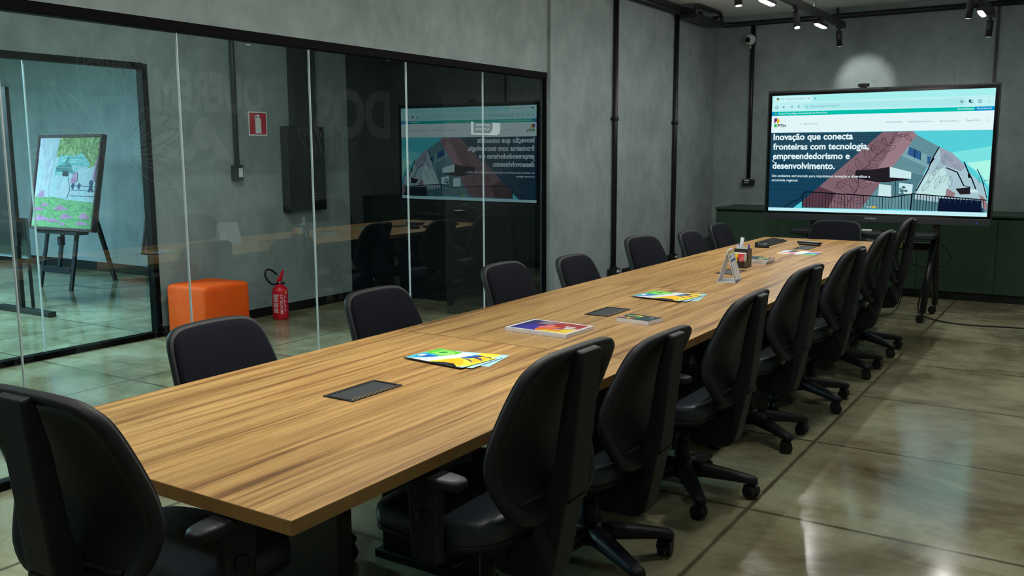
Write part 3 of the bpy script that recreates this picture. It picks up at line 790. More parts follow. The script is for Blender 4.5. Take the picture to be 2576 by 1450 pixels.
# picture shown on the screen, drawn in metres from the screen's lower left corner
SCREEN_SHAPES = """
tabs 0 0 0,1.125 1.96,1.125 1.96,1.0654 0.001,1.0609
light 1 0 0.015,1.1199 0.3803,1.1155 0.3846,1.0615 0.0171,1.0592
bar 0 0 0.001,1.0609 1.96,1.0654 1.9615,0.9678 0.0018,0.9708
pill 1 0 0.3118,1.041 1.7161,1.0471 1.73,1.0142 1.7198,0.9822 0.3138,0.9889 0.2995,1.016
green 1 0 0.0018,0.9708 1.9615,0.9678 1.961,0.9319 0.0021,0.9302
blue 2 0 0.0018,0.9708 0.0623,0.9706 0.0626,0.9302 0.0021,0.9302
blue 2 0 1.8036,0.9682 1.9615,0.9678 1.961,0.9319 1.8039,0.9321
white 0 0 0.0021,0.9302 1.961,0.9319 1.9621,0.7656 0.0007,0.7672
sky 0 0 0.0007,0.7672 1.9621,0.7656 1.9659,0.0383 0.0002,0.0302
sky2 1 0 1.6358,0.5665 1.9607,0.6246 1.9646,0.2589 1.8316,0.4116
sky3 2 0 1.7631,0.4732 1.9635,0.5032 1.9642,0.2793 1.8887,0.381
dark 1 0 0.0007,0.7672 1.0482,0.7625 0.3365,0.1031 0.2436,0.0303 0.0002,0.0302
dark2 2 0 -0.001,0.5794 0.576,0.3089 0.2436,0.0303 0.0002,0.0302
mortar 3 0.0022 0.0017,0.7388 0.9891,0.7176
mortar 3 0.0018 0.0132,0.7386 0.0126,0.6886
mortar 3 0.0018 0.1069,0.737 0.1064,0.6873
mortar 3 0.0018 0.1996,0.7354 0.1992,0.686
mortar 3 0.0018 0.2914,0.7338 0.291,0.6847
mortar 3 0.0018 0.3821,0.7323 0.3818,0.6834
mortar 3 0.0018 0.4719,0.7308 0.4717,0.6821
mortar 3 0.0018 0.5607,0.7292 0.5606,0.6808
mortar 3 0.0018 0.6486,0.7277 0.6485,0.6796
mortar 3 0.0018 0.7356,0.7262 0.7356,0.6784
mortar 3 0.0018 0.8216,0.7248 0.8217,0.6771
mortar 3 0.0018 0.9068,0.7233 0.9069,0.6759
mortar 3 0.0022 0.0015,0.6863 0.9362,0.6646
mortar 3 0.0018 0.0609,0.6855 0.0603,0.6356
mortar 3 0.0018 0.1542,0.6842 0.1537,0.6345
mortar 3 0.0018 0.2464,0.6829 0.246,0.6335
mortar 3 0.0018 0.3377,0.6816 0.3374,0.6325
mortar 3 0.0018 0.4281,0.6803 0.4278,0.6315
mortar 3 0.0018 0.5174,0.6791 0.5172,0.6305
mortar 3 0.0018 0.6058,0.6778 0.6057,0.6295
mortar 3 0.0018 0.6933,0.6766 0.6933,0.6285
mortar 3 0.0018 0.7799,0.6754 0.7799,0.6275
mortar 3 0.0018 0.8656,0.6742 0.8657,0.6266
mortar 3 0.0022 0.0013,0.6338 0.8825,0.6197
mortar 3 0.0018 0.0168,0.6336 0.0162,0.5835
mortar 3 0.0018 0.1106,0.6326 0.1101,0.5827
mortar 3 0.0018 0.2035,0.6316 0.203,0.582
mortar 3 0.0018 0.2953,0.6305 0.2949,0.5812
mortar 3 0.0018 0.3861,0.6295 0.3859,0.5805
mortar 3 0.0018 0.476,0.6286 0.4758,0.5798
mortar 3 0.0018 0.5649,0.6276 0.5648,0.579
mortar 3 0.0018 0.6529,0.6266 0.6529,0.5783
mortar 3 0.0018 0.74,0.6256 0.74,0.5776
mortar 3 0.0018 0.8261,0.6247 0.8262,0.5769
mortar 3 0.0022 0.0012,0.5811 0.8287,0.5659
mortar 3 0.0018 0.0645,0.5806 0.0639,0.5306
mortar 3 0.0018 0.1579,0.5799 0.1574,0.5301
mortar 3 0.0018 0.2503,0.5792 0.2499,0.5296
mortar 3 0.0018 0.3417,0.5784 0.3414,0.5292
mortar 3 0.0018 0.4321,0.5777 0.4319,0.5287
mortar 3 0.0018 0.5216,0.577 0.5214,0.5283
mortar 3 0.0018 0.6101,0.5763 0.61,0.5278
mortar 3 0.0018 0.6977,0.5756 0.6977,0.5274
mortar 3 0.0018 0.7844,0.5749 0.7844,0.5269
mortar 3 0.0022 0.001,0.5284 0.7741,0.5203
mortar 3 0.0018 0.0204,0.5283 0.0198,0.478
mortar 3 0.0018 0.1143,0.5279 0.1138,0.4778
mortar 3 0.0018 0.2073,0.5274 0.2068,0.4777
mortar 3 0.0018 0.2992,0.527 0.2989,0.4775
mortar 3 0.0018 0.3902,0.5265 0.3899,0.4773
mortar 3 0.0018 0.4802,0.5261 0.4799,0.4771
mortar 3 0.0018 0.5692,0.5256 0.569,0.4769
mortar 3 0.0018 0.6573,0.5252 0.6572,0.4768
mortar 3 0.0022 0.0008,0.4756 0.7194,0.4655
mortar 3 0.0018 0.0681,0.4755 0.0676,0.4252
mortar 3 0.0018 0.1617,0.4753 0.1612,0.4253
mortar 3 0.0018 0.2542,0.4751 0.2538,0.4255
mortar 3 0.0018 0.3457,0.475 0.3454,0.4256
mortar 3 0.0018 0.4362,0.4748 0.436,0.4257
mortar 3 0.0018 0.5258,0.4746 0.5256,0.4257
mortar 3 0.0018 0.6144,0.4745 0.6143,0.4258
mortar 3 0.0022 0.0007,0.4227 0.6638,0.4191
mortar 3 0.0018 0.024,0.4227 0.0234,0.3723
mortar 3 0.0018 0.118,0.4228 0.1175,0.3727
mortar 3 0.0018 0.2111,0.423 0.2107,0.3731
mortar 3 0.0018 0.3031,0.4231 0.3028,0.3734
mortar 3 0.0018 0.3942,0.4232 0.3939,0.3738
mortar 3 0.0018 0.4843,0.4233 0.4841,0.3742
mortar 3 0.0018 0.5734,0.4234 0.5733,0.3746
mortar 3 0.0022 0.0005,0.3697 0.6082,0.3635
mortar 3 0.0018 0.0718,0.37 0.0713,0.3196
mortar 3 0.0018 0.1654,0.3704 0.165,0.3203
mortar 3 0.0018 0.2581,0.3708 0.2577,0.321
mortar 3 0.0018 0.3497,0.3712 0.3494,0.3216
mortar 3 0.0018 0.4403,0.3716 0.4401,0.3223
mortar 3 0.0018 0.53,0.372 0.5298,0.323
mortar 3 0.0022 0.0003,0.3166 0.5517,0.3163
mortar 3 0.0018 0.0276,0.3168 0.027,0.2662
mortar 3 0.0018 0.1218,0.3175 0.1213,0.2672
mortar 3 0.0018 0.2149,0.3182 0.2145,0.2682
mortar 3 0.0018 0.3071,0.3189 0.3067,0.2691
mortar 3 0.0018 0.3983,0.3196 0.398,0.2701
mortar 3 0.0018 0.4885,0.3202 0.4882,0.271
mortar 3 0.0022 0.0002,0.2635 0.4952,0.2597
mortar 3 0.0018 0.0755,0.2643 0.0749,0.2137
mortar 3 0.0018 0.1692,0.2652 0.1688,0.215
mortar 3 0.0018 0.262,0.2662 0.2616,0.2162
mortar 3 0.0018 0.3537,0.2672 0.3534,0.2175
mortar 3 0.0018 0.4444,0.2681 0.4442,0.2187
mortar 3 0.0022 -0,0.2102 0.4377,0.2117
mortar 3 0.0018 0.0312,0.2106 0.0306,0.1599
mortar 3 0.0018 0.1255,0.2119 0.125,0.1614
mortar 3 0.0018 0.2188,0.2132 0.2184,0.163
mortar 3 0.0018 0.3111,0.2144 0.3107,0.1645
mortar 3 0.0022 -0.0002,0.1569 0.3802,0.1542
mortar 3 0.0018 0.0792,0.1582 0.0786,0.1075
mortar 3 0.0018 0.173,0.1598 0.1726,0.1093
mortar 3 0.0018 0.2659,0.1613 0.2655,0.1112
mortar 3 0.0022 -0.0003,0.1034 0.3218,0.1053
mortar 3 0.0018 0.0348,0.1041 0.0342,0.0532
mortar 3 0.0018 0.1292,0.106 0.1287,0.0554
mortar 3 0.0018 0.2226,0.1079 0.2222,0.0575
mortar 3 0.0022 -0.0005,0.0499 0.2633,0.0468
mortar 3 0.0018 0.0829,0.0518 0.0823,0.001
mortar 3 0.0018 0.1768,0.054 0.1764,0.0034
conc 2 0 1.3385,0.7316 1.5379,0.6192 1.4677,0.4947 1.3635,0.2516 1.3444,0.0486 0.8966,0.0407 1.0504,0.2911
conc2 3 0 1.2748,0.6327 1.5052,0.5154 1.4517,0.4318 1.1996,0.5487
conc3 3 0 1.1462,0.4101 1.4362,0.3581 1.3663,0.1985 1.0572,0.1503 1.0223,0.2366
mortar2 4 0.002 1.2378,0.5803 1.4597,0.4633
mortar2 4 0.002 1.2017,0.5062 1.4355,0.4086
mortar2 4 0.002 1.1653,0.4315 1.4111,0.3537
mortar2 4 0.002 1.1287,0.3564 1.3866,0.2985
mortar2 4 0.002 1.0918,0.2807 1.362,0.2431
win 5 0 1.2833,0.62 1.3858,0.5738 1.3868,0.4991 1.271,0.5525
black 6 0.006 1.3338,0.5952 1.3357,0.5215
black 6 0.004 1.3858,0.5738 1.3868,0.4991
black 6 0.003 1.2833,0.62 1.3858,0.5738
win 5 0 1.441,0.5419 1.4757,0.526 1.4597,0.4633 1.4449,0.4685
pink 5 0 1.0482,0.7625 1.3075,0.7626 1.3435,0.7284 1.0507,0.2857 0.8913,0.0406 0.3447,0.0373 0.3365,0.1031
pink2 6 0 1.1889,0.7618 1.3075,0.7626 1.3435,0.7284 1.192,0.5009 1.0507,0.2857 0.9164,0.2899 1.0803,0.5174
pink3 6 0 0.3365,0.1031 0.4914,0.2466 0.6459,0.1873 0.5872,0.0387 0.3447,0.0373
leaf 7 0.004 0.7378,0.0446 0.8172,0.168 0.8548,0.2674 0.8509,0.3549 0.9488,0.4855 1.037,0.5712 1.1431,0.6768
leaf 7 0.0035 0.8273,0.1791 0.8131,0.2073 0.7961,0.2299 0.7771,0.249 0.756,0.2642 0.7327,0.2755 0.7074,0.283 0.6799,0.2868 0.6495,0.2851 0.6638,0.2567 0.6811,0.2338 0.7003,0.2146 0.7215,0.1994 0.7448,0.1882 0.7702,0.1809 0.7973,0.1773 0.8273,0.1791
leaf 7 0.0022 0.8273,0.1791 0.6853,0.2637
leaf 7 0.0035 0.8368,0.2013 0.8432,0.2258 0.8446,0.2484 0.8426,0.2698 0.8372,0.2898 0.8282,0.3086 0.8156,0.326 0.7997,0.3422 0.7788,0.3566 0.7724,0.3322 0.7709,0.3095 0.7729,0.2881 0.7783,0.2679 0.7874,0.2492 0.8,0.2317 0.8159,0.2156 0.8368,0.2013
leaf 7 0.0022 0.8368,0.2013 0.7904,0.3255
leaf 7 0.0035 0.8453,0.2453 0.8682,0.239 0.8887,0.2379 0.9076,0.2401 0.9249,0.2459 0.9404,0.2554 0.9543,0.2684 0.9667,0.2848 0.9767,0.3062 0.9542,0.3125 0.9339,0.3138 0.9151,0.3117 0.8978,0.3059 0.8822,0.2965 0.8681,0.2835 0.8556,0.267 0.8453,0.2453
leaf 7 0.0022 0.8453,0.2453 0.9507,0.2941
leaf 7 0.0035 0.8538,0.2893 0.8498,0.314 0.8422,0.3353 0.8322,0.3542 0.8197,0.3707 0.8046,0.3847 0.7869,0.3962 0.7668,0.4055 0.7431,0.4113 0.7472,0.3865 0.7548,0.3651 0.7649,0.3461 0.7775,0.3295 0.7927,0.3155 0.8103,0.304 0.8303,0.2949 0.8538,0.2893
leaf 7 0.0022 0.8538,0.2893 0.7653,0.3868
leaf 7 0.0035 0.8576,0.3221 0.8801,0.3295 0.8985,0.3401 0.9141,0.3528 0.9269,0.3676 0.9368,0.3848 0.9439,0.4042 0.9482,0.4257 0.9486,0.4503 0.9264,0.4432 0.9081,0.4328 0.8924,0.4202 0.8796,0.4054 0.8696,0.3882 0.8625,0.3687 0.858,0.347 0.8576,0.3221
leaf 7 0.0022 0.8576,0.3221 0.9305,0.4249
leaf 7 0.0035 0.8807,0.3878 0.8841,0.4093 0.8834,0.4289 0.88,0.4471 0.8737,0.4639 0.8644,0.4792 0.8523,0.4932 0.8374,0.5059 0.8183,0.5166 0.8149,0.495 0.8156,0.4754 0.819,0.4572 0.8253,0.4403 0.8346,0.4249 0.8468,0.411 0.8617,0.3983 0.8807,0.3878
leaf 7 0.0022 0.8807,0.3878 0.8308,0.4908
leaf 7 0.0035 0.9104,0.4205 0.9286,0.4109 0.9456,0.4061 0.9618,0.4043 0.9772,0.4059 0.9918,0.4109 1.0056,0.4191 1.0185,0.4304 1.0304,0.4464 1.0124,0.4559 0.9955,0.4608 0.9794,0.4626 0.964,0.461 0.9494,0.4561 0.9356,0.4479 0.9224,0.4366 0.9104,0.4205
leaf 7 0.0022 0.9104,0.4205 1.0065,0.4412
leaf 7 0.0035 0.9493,0.4747 0.9542,0.4968 0.9549,0.5174 0.9527,0.5369 0.9476,0.5554 0.9394,0.5728 0.9282,0.5891 0.9142,0.6044 0.8959,0.6183 0.8909,0.5962 0.8902,0.5756 0.8924,0.556 0.8975,0.5375 0.9058,0.5201 0.917,0.5037 0.931,0.4884 0.9493,0.4747
leaf 7 0.0022 0.9493,0.4747 0.9066,0.5896
leaf 7 0.0035 0.9689,0.4963 0.9897,0.4932 1.008,0.4943 1.0247,0.4982 1.0397,0.505 1.053,0.5148 1.0646,0.5276 1.0746,0.5431 1.0822,0.5627 1.0618,0.5658 1.0436,0.5648 1.0269,0.561 1.0119,0.5542 0.9985,0.5444 0.9868,0.5317 0.9767,0.5161 0.9689,0.4963
leaf 7 0.0022 0.9689,0.4963 1.0597,0.5495
leaf 7 0.0035 1.0176,0.5499 1.0169,0.5683 1.0132,0.5844 1.0076,0.5989 0.9998,0.6117 0.9899,0.6229 0.9778,0.6325 0.9638,0.6405 0.9467,0.6462 0.9474,0.6278 0.9511,0.6117 0.9568,0.5971 0.9646,0.5842 0.9746,0.573 0.9866,0.5635 1.0007,0.5555 1.0176,0.5499
leaf 7 0.0022 1.0176,0.5499 0.9609,0.6269
leaf 7 0.0035 1.037,0.5712 1.052,0.586 1.0629,0.6019 1.0711,0.6187 1.0764,0.6362 1.0788,0.6546 1.0784,0.6738 1.0753,0.6939 1.0681,0.7151 1.0532,0.7005 1.0423,0.6847 1.0341,0.6681 1.0288,0.6505 1.0263,0.632 1.0267,0.6127 1.0299,0.5926 1.037,0.5712
leaf 7 0.0022 1.037,0.5712 1.0619,0.6864
leaf 7 0.0035 1.0569,0.5818 1.0755,0.5769 1.0924,0.5761 1.1079,0.5779 1.1222,0.5826 1.1352,0.5902 1.1469,0.6005 1.1573,0.6135 1.166,0.6306 1.1476,0.6355 1.1309,0.6364 1.1153,0.6346 1.1011,0.63 1.088,0.6224 1.0763,0.612 1.0657,0.599 1.0569,0.5818
leaf 7 0.0022 1.0569,0.5818 1.1443,0.6209
leaf 7 0.0035 1.0948,0.6349 1.0937,0.6488 1.0904,0.6605 1.0856,0.6709 1.0793,0.6797 1.0714,0.687 1.0619,0.6927 1.0509,0.6971 1.0377,0.6993 1.0388,0.6854 1.0421,0.6736 1.0469,0.6633 1.0533,0.6544 1.0612,0.6471 1.0707,0.6414 1.0817,0.637 1.0948,0.6349
leaf 7 0.0022 1.0948,0.6349 1.0492,0.6864
leaf 7 0.0035 1.114,0.6559 1.1333,0.6565 1.1502,0.6603 1.1656,0.6664 1.1793,0.6747 1.1914,0.6855 1.2019,0.6985 1.2108,0.7137 1.2175,0.7321 1.1985,0.7317 1.1817,0.7279 1.1663,0.722 1.1526,0.7137 1.1404,0.7029 1.1298,0.6899 1.1208,0.6746 1.114,0.6559
leaf 7 0.0022 1.114,0.6559 1.1969,0.717
leaf 7 0.0035 1.1431,0.6768 1.154,0.6827 1.162,0.6898 1.1681,0.6977 1.1721,0.7065 1.1739,0.7162 1.1738,0.7267 1.1717,0.738 1.1667,0.7505 1.1558,0.7447 1.1478,0.7376 1.1418,0.7297 1.1377,0.7209 1.1358,0.7113 1.136,0.7007 1.1381,0.6894 1.1431,0.6768
leaf 7 0.0022 1.1431,0.6768 1.162,0.7358
leaf 7 0.0035 0.7774,0.112 0.7533,0.1354 0.728,0.1527 0.7017,0.1658 0.6746,0.1746 0.6465,0.1789 0.6174,0.1788 0.5874,0.1744 0.5561,0.1638 0.5806,0.1401 0.6064,0.1227 0.6329,0.1096 0.6602,0.1009 0.6884,0.0967 0.7172,0.097 0.7468,0.1014 0.7774,0.112
leaf 7 0.0022 0.7774,0.112 0.6008,0.1534
leaf 7 0.0035 0.7875,0.1233 0.804,0.1075 0.8206,0.097 0.8375,0.09 0.8545,0.0867 0.8716,0.0872 0.8889,0.0913 0.9063,0.0989 0.924,0.1117 0.9077,0.1273 0.8912,0.1378 0.8745,0.1448 0.8576,0.1482 0.8404,0.1477 0.823,0.1437 0.8054,0.1361 0.7875,0.1233
leaf 7 0.0022 0.7875,0.1233 0.8969,0.114
leaf 7 0.0035 0.7475,0.067 0.736,0.0916 0.7218,0.1122 0.7058,0.1302 0.6879,0.1455 0.6681,0.1578 0.6464,0.1674 0.6228,0.1744 0.5964,0.1774 0.6081,0.1526 0.6224,0.1318 0.6385,0.1137 0.6565,0.0985 0.6764,0.0861 0.6981,0.0766 0.7215,0.0698 0.7475,0.067
leaf 7 0.0022 0.7475,0.067 0.6268,0.1552
leaf 7 0.0035 1.1811,0.7186 1.1969,0.7142 1.2115,0.7129 1.2255,0.7137 1.2387,0.7166 1.2511,0.7218 1.2628,0.7292 1.2737,0.7386 1.2836,0.751 1.268,0.7554 1.2534,0.7568 1.2395,0.756 1.2263,0.7531 1.2139,0.748 1.2021,0.7406 1.1911,0.7312 1.1811,0.7186
leaf 7 0.0022 1.1811,0.7186 1.2632,0.7446
leaf 7 0.0035 0.644,0.2318 0.6641,0.2312 0.6815,0.2344 0.6971,0.24 0.7109,0.2482 0.7227,0.259 0.7327,0.2725 0.7409,0.2883 0.7466,0.3078 0.7267,0.3085 0.7094,0.3054 0.6938,0.2999 0.6801,0.2917 0.6682,0.2809 0.6581,0.2674 0.6497,0.2515 0.644,0.2318
leaf 7 0.0022 0.644,0.2318 0.7262,0.2927
leaf 7 0.0035 0.9546,0.5827 0.9699,0.5896 0.9822,0.5985 0.9924,0.6088 1.0005,0.6204 1.0065,0.6335 1.0102,0.6479 1.012,0.6637 1.0108,0.6815 0.9956,0.6747 0.9833,0.6658 0.9731,0.6556 0.9649,0.644 0.959,0.6309 0.9552,0.6164 0.9533,0.6006 0.9546,0.5827
leaf 7 0.0022 0.9546,0.5827 0.9996,0.6618
leaf 7 0.0035 1.2298,0.7389 1.2343,0.7252 1.2404,0.7136 1.2476,0.7035 1.2559,0.695 1.2654,0.688 1.276,0.6825 1.2877,0.6785 1.301,0.6767 1.2965,0.6903 1.2904,0.7018 1.2833,0.7119 1.275,0.7204 1.2655,0.7274 1.2549,0.7329 1.2431,0.737 1.2298,0.7389
leaf 7 0.0022 1.2298,0.7389 1.2868,0.6891
tower 5 0 1.5379,0.6192 1.6503,0.5613 1.7957,0.3909 1.9372,0.2586 1.9577,0.1153 1.9528,0.074 1.3493,0.1449 1.3684,0.2517
tower2 6 0 1.5379,0.6192 1.6503,0.5613 1.7648,0.4423 1.7298,0.401 1.5655,0.4631
tower3 6 0 1.4362,0.3581 1.5863,0.4319 1.6509,0.2968 1.6014,0.1602 1.3668,0.1879
black 8 0.01 1.5361,0.6172 1.4859,0.5155 1.4528,0.4108 1.3652,0.2197
black 8 0 1.4902,0.5259 1.5052,0.5154 1.4742,0.4632 1.4611,0.4737
black 8 0.01 1.6073,0.4319 1.6975,0.3926 1.7577,0.274
black 8 0.006 1.7577,0.274 1.8106,0.2622
black 8 0.01 1.7485,0.4835 1.7861,0.396 1.8173,0.3396 1.8551,0.2473
black 8 0 1.7824,0.3806 1.8039,0.3786 1.8096,0.3447 1.7893,0.3414
black 8 0.007 1.8568,0.4218 1.9009,0.3299 1.9491,0.1665
black 8 0.003 1.9189,0.2584 1.918,0.3198 1.9515,0.3252
black 8 0.003 1.8678,0.345 1.8733,0.2989
black 8 0.003 1.8798,0.3451 1.8852,0.299
leaf2 7 0.0035 1.459,0.295 1.474,0.3031 1.4861,0.3132 1.4963,0.3245 1.5045,0.3371 1.5105,0.3511 1.5146,0.3664 1.5167,0.383 1.516,0.4014 1.5011,0.3934 1.489,0.3835 1.4789,0.3722 1.4707,0.3596 1.4646,0.3456 1.4605,0.3302 1.4583,0.3136 1.459,0.295
leaf2 7 0.0022 1.459,0.295 1.5047,0.3802
leaf2 7 0.0035 1.4944,0.3584 1.5086,0.3643 1.5204,0.3722 1.5306,0.3814 1.5391,0.392 1.5458,0.404 1.5508,0.4174 1.5542,0.4321 1.5552,0.4487 1.5411,0.4429 1.5293,0.4351 1.5192,0.4259 1.5107,0.4154 1.5039,0.4033 1.4989,0.3899 1.4954,0.3751 1.4944,0.3584
leaf2 7 0.0022 1.4944,0.3584 1.5431,0.4307
leaf2 7 0.0035 1.5199,0.4214 1.535,0.424 1.5481,0.429 1.5598,0.4357 1.5701,0.444 1.5789,0.4541 1.5863,0.4659 1.5923,0.4793 1.5963,0.4951 1.5813,0.4926 1.5683,0.4877 1.5566,0.4811 1.5463,0.4727 1.5375,0.4626 1.5301,0.4508 1.524,0.4373 1.5199,0.4214
leaf2 7 0.0022 1.5199,0.4214 1.5811,0.4805
leaf2 7 0.0035 1.5199,0.243 1.5329,0.2543 1.5427,0.2669 1.5505,0.2803 1.556,0.2945 1.5593,0.3097 1.5604,0.3257 1.5594,0.3425 1.5554,0.3607 1.5425,0.3495 1.5326,0.337 1.5249,0.3236 1.5193,0.3094 1.516,0.2942 1.5149,0.2781 1.5158,0.2612 1.5199,0.243
leaf2 7 0.0022 1.5199,0.243 1.5483,0.3372
leaf2 7 0.0035 1.5548,0.484 1.5675,0.4893 1.5781,0.4964 1.5872,0.5047 1.5948,0.5142 1.6008,0.525 1.6054,0.537 1.6085,0.5501 1.6095,0.565 1.5969,0.5598 1.5865,0.5527 1.5774,0.5445 1.5697,0.535 1.5637,0.5242 1.5591,0.5122 1.5559,0.499 1.5548,0.484
leaf2 7 0.0022 1.5548,0.484 1.5986,0.5489
leaf2 7 0.0035 1.5556,0.2959 1.5687,0.2984 1.5796,0.3031 1.589,0.3092 1.5968,0.3169 1.603,0.3262 1.6076,0.337 1.6108,0.3493 1.6117,0.3638 1.5987,0.3614 1.5879,0.3567 1.5785,0.3506 1.5706,0.3429 1.5644,0.3337 1.5597,0.3228 1.5565,0.3105 1.5556,0.2959
leaf2 7 0.0022 1.5556,0.2959 1.6006,0.3503
leaf2 7 0.0035 1.4142,0.2204 1.4286,0.2266 1.4406,0.2346 1.4509,0.244 1.4595,0.2548 1.4663,0.267 1.4714,0.2805 1.4749,0.2954 1.4759,0.3122 1.4616,0.3062 1.4497,0.2982 1.4394,0.2888 1.4308,0.2781 1.4239,0.2659 1.4188,0.2523 1.4153,0.2374 1.4142,0.2204
leaf2 7 0.0022 1.4142,0.2204 1.4636,0.2939
leaf2 7 0.0035 1.6438,0.255 1.6518,0.2675 1.6569,0.2802 1.6601,0.2929 1.6613,0.3059 1.6604,0.3189 1.6574,0.3321 1.6525,0.3454 1.6447,0.3589 1.6366,0.3465 1.6315,0.3339 1.6283,0.3211 1.6271,0.3082 1.628,0.2951 1.631,0.2819 1.6359,0.2686 1.6438,0.255
leaf2 7 0.0022 1.6438,0.255 1.6445,0.3382
leaf2 7 0.0035 1.6605,0.463 1.6655,0.4516 1.6716,0.4422 1.6785,0.4342 1.6862,0.4277 1.6947,0.4226 1.704,0.4189 1.7141,0.4166 1.7253,0.4163 1.7203,0.4277 1.7142,0.437 1.7074,0.445 1.6997,0.4516 1.6912,0.4567 1.6819,0.4604 1.6718,0.4627 1.6605,0.463
leaf2 7 0.0022 1.6605,0.463 1.7123,0.4256
leaf2 7 0.0035 1.58,0.5462 1.5861,0.534 1.5932,0.5239 1.6012,0.5151 1.61,0.5077 1.6196,0.5018 1.63,0.4974 1.6411,0.4943 1.6534,0.4932 1.6474,0.5054 1.6403,0.5155 1.6324,0.5243 1.6236,0.5316 1.614,0.5375 1.6036,0.542 1.5924,0.5451 1.58,0.5462
leaf2 7 0.0022 1.58,0.5462 1.6388,0.5038
pink2 7 0 1.6203,0.2495 1.694,0.2036 1.6819,0.1668 1.6103,0.1708
pink2 7 0 1.8812,0.1962 1.9238,0.1763 1.9601,0.1051 1.9504,0.0379
conc3 4 0 1.3463,0.2035 1.9528,0.1511 1.9568,0.0381 1.32,0.0405
shadow 8 0 0.8225,0.404 0.9933,0.4152 1.1246,0.439 1.1326,0.2973 1.0196,0.293 0.8416,0.3275 0.8189,0.3657
white2 9 0 1.1246,0.439 1.3138,0.3914 1.315,0.3298 1.1305,0.3403
shadow 8 0 1.1305,0.3403 1.3,0.3339 1.281,0.3168 1.1764,0.3084 1.1326,0.2973
black 8 0.006 1.1832,0.3138 1.1852,0.1526
shadow 8 0 1.6917,0.2452 1.8106,0.2622 1.8142,0.2002 1.7323,0.1938
white2 9 0 1.8115,0.2467 1.8745,0.2321 1.8757,0.2115 1.8133,0.2157
white2 6 0 1.0388,0.278 1.1493,0.2652 1.1528,0.1542 1.0359,0.1662
black 7 0.004 1.1513,0.2652 1.1548,0.1542
white2 6 0 1.2144,0.2927 1.3345,0.2779 1.3294,0.1851 1.2192,0.1962
mural 7 0 1.2725,0.2505 1.2694,0.2426 1.2607,0.2376 1.2496,0.2374 1.2404,0.2422 1.2366,0.2501 1.2396,0.258 1.2483,0.263 1.2594,0.2632 1.2686,0.2584
mural 7 0 1.2611,0.2183 1.2578,0.2094 1.2481,0.2038 1.2357,0.2036 1.2254,0.2089 1.2212,0.2177 1.2245,0.2266 1.2343,0.2322 1.2466,0.2323 1.2569,0.227
mural 7 0 1.292,0.2187 1.2893,0.2116 1.2816,0.2072 1.2717,0.207 1.2635,0.2113 1.2601,0.2183 1.2628,0.2253 1.2706,0.2298 1.2804,0.2299 1.2886,0.2257
mural 7 0 1.2592,0.1968 1.2572,0.1915 1.2514,0.1881 1.244,0.188 1.2378,0.1912 1.2352,0.1965 1.2373,0.2018 1.2431,0.2051 1.2505,0.2053 1.2567,0.2021
mural 7 0 1.2372,0.2372 1.2355,0.2328 1.2306,0.23 1.2245,0.2299 1.2193,0.2326 1.2172,0.237 1.2189,0.2414 1.2237,0.2442 1.2299,0.2443 1.2351,0.2416
black 10 0.008 0.1411,0.0301 0.2414,0.0898 0.3317,0.1428
black 10 0.01 0.3357,0.0371 0.3373,0.1712 0.361,0.192 0.4276,0.1907 1.1486,0.1563 1.3419,0.1928 1.9484,0.148
black 10 0.012 1.332,0.1926 1.3249,0.0427
black 10 0.0065 0.3723,0.1899 0.3737,0.038
black 10 0.0038 0.4029,0.1881 0.4043,0.0384
black 10 0.0038 0.4333,0.1882 0.4347,0.0388
black 10 0.0038 0.4636,0.1868 0.4651,0.0391
black 10 0.0038 0.4939,0.1854 0.4954,0.0395
black 10 0.0038 0.524,0.184 0.5255,0.0398
black 10 0.0065 0.554,0.1849 0.5556,0.0402
black 10 0.0038 0.584,0.1813 0.5855,0.0406
black 10 0.0038 0.6139,0.1799 0.6154,0.0409
black 10 0.0038 0.6436,0.1786 0.6451,0.0413
black 10 0.0038 0.6732,0.1772 0.6747,0.0416
black 10 0.0038 0.7027,0.1758 0.7042,0.042
black 10 0.0065 0.732,0.1767 0.7336,0.0423
black 10 0.0038 0.7615,0.1732 0.7629,0.0427
black 10 0.0038 0.7907,0.1718 0.7921,0.043
black 10 0.0038 0.8198,0.1705 0.8212,0.0433
black 10 0.0038 0.8488,0.1691 0.8502,0.0437
black 10 0.0038 0.8777,0.1678 0.8791,0.044
black 10 0.0065 0.9064,0.1687 0.9079,0.0444
black 10 0.0038 0.9352,0.1652 0.9366,0.0447
black 10 0.0038 0.9638,0.1639 0.9652,0.0451
black 10 0.0038 0.9923,0.1626 0.9937,0.0454
black 10 0.0038 1.0207,0.1613 1.0221,0.0457
black 10 0.0038 1.049,0.16 1.0504,0.0461
black 10 0.0065 1.0772,0.1608 1.0786,0.0464
black 10 0.0038 1.1054,0.1574 1.1067,0.0467
black 10 0.0038 1.1334,0.1561 1.1347,0.0471
black 10 0.0038 1.1611,0.1586 1.1626,0.0474
black 10 0.0038 1.1887,0.1639 1.1904,0.0477
black 10 0.0038 1.2161,0.1691 1.2181,0.0481
black 10 0.0065 1.2433,0.1764 1.2457,0.0484
black 10 0.0038 1.2706,0.1794 1.2732,0.0487
black 10 0.0038 1.2977,0.1846 1.3007,0.049
black 10 0.0038 1.3247,0.1897 1.328,0.0494
black 10 0.006 1.352,0.1889 1.3547,0.0403
black 10 0.006 1.3777,0.187 1.3804,0.0401
black 10 0.006 1.4033,0.1851 1.4061,0.0399
black 10 0.006 1.4289,0.1832 1.4316,0.0397
black 10 0.006 1.4544,0.1814 1.457,0.0396
black 10 0.006 1.4798,0.1795 1.4824,0.0394
black 10 0.006 1.5051,0.1777 1.5077,0.0392
black 10 0.006 1.5303,0.1758 1.5329,0.039
black 10 0.006 1.5555,0.174 1.5581,0.0388
black 10 0.006 1.5806,0.1721 1.5831,0.0387
black 10 0.006 1.6056,0.1703 1.6081,0.0385
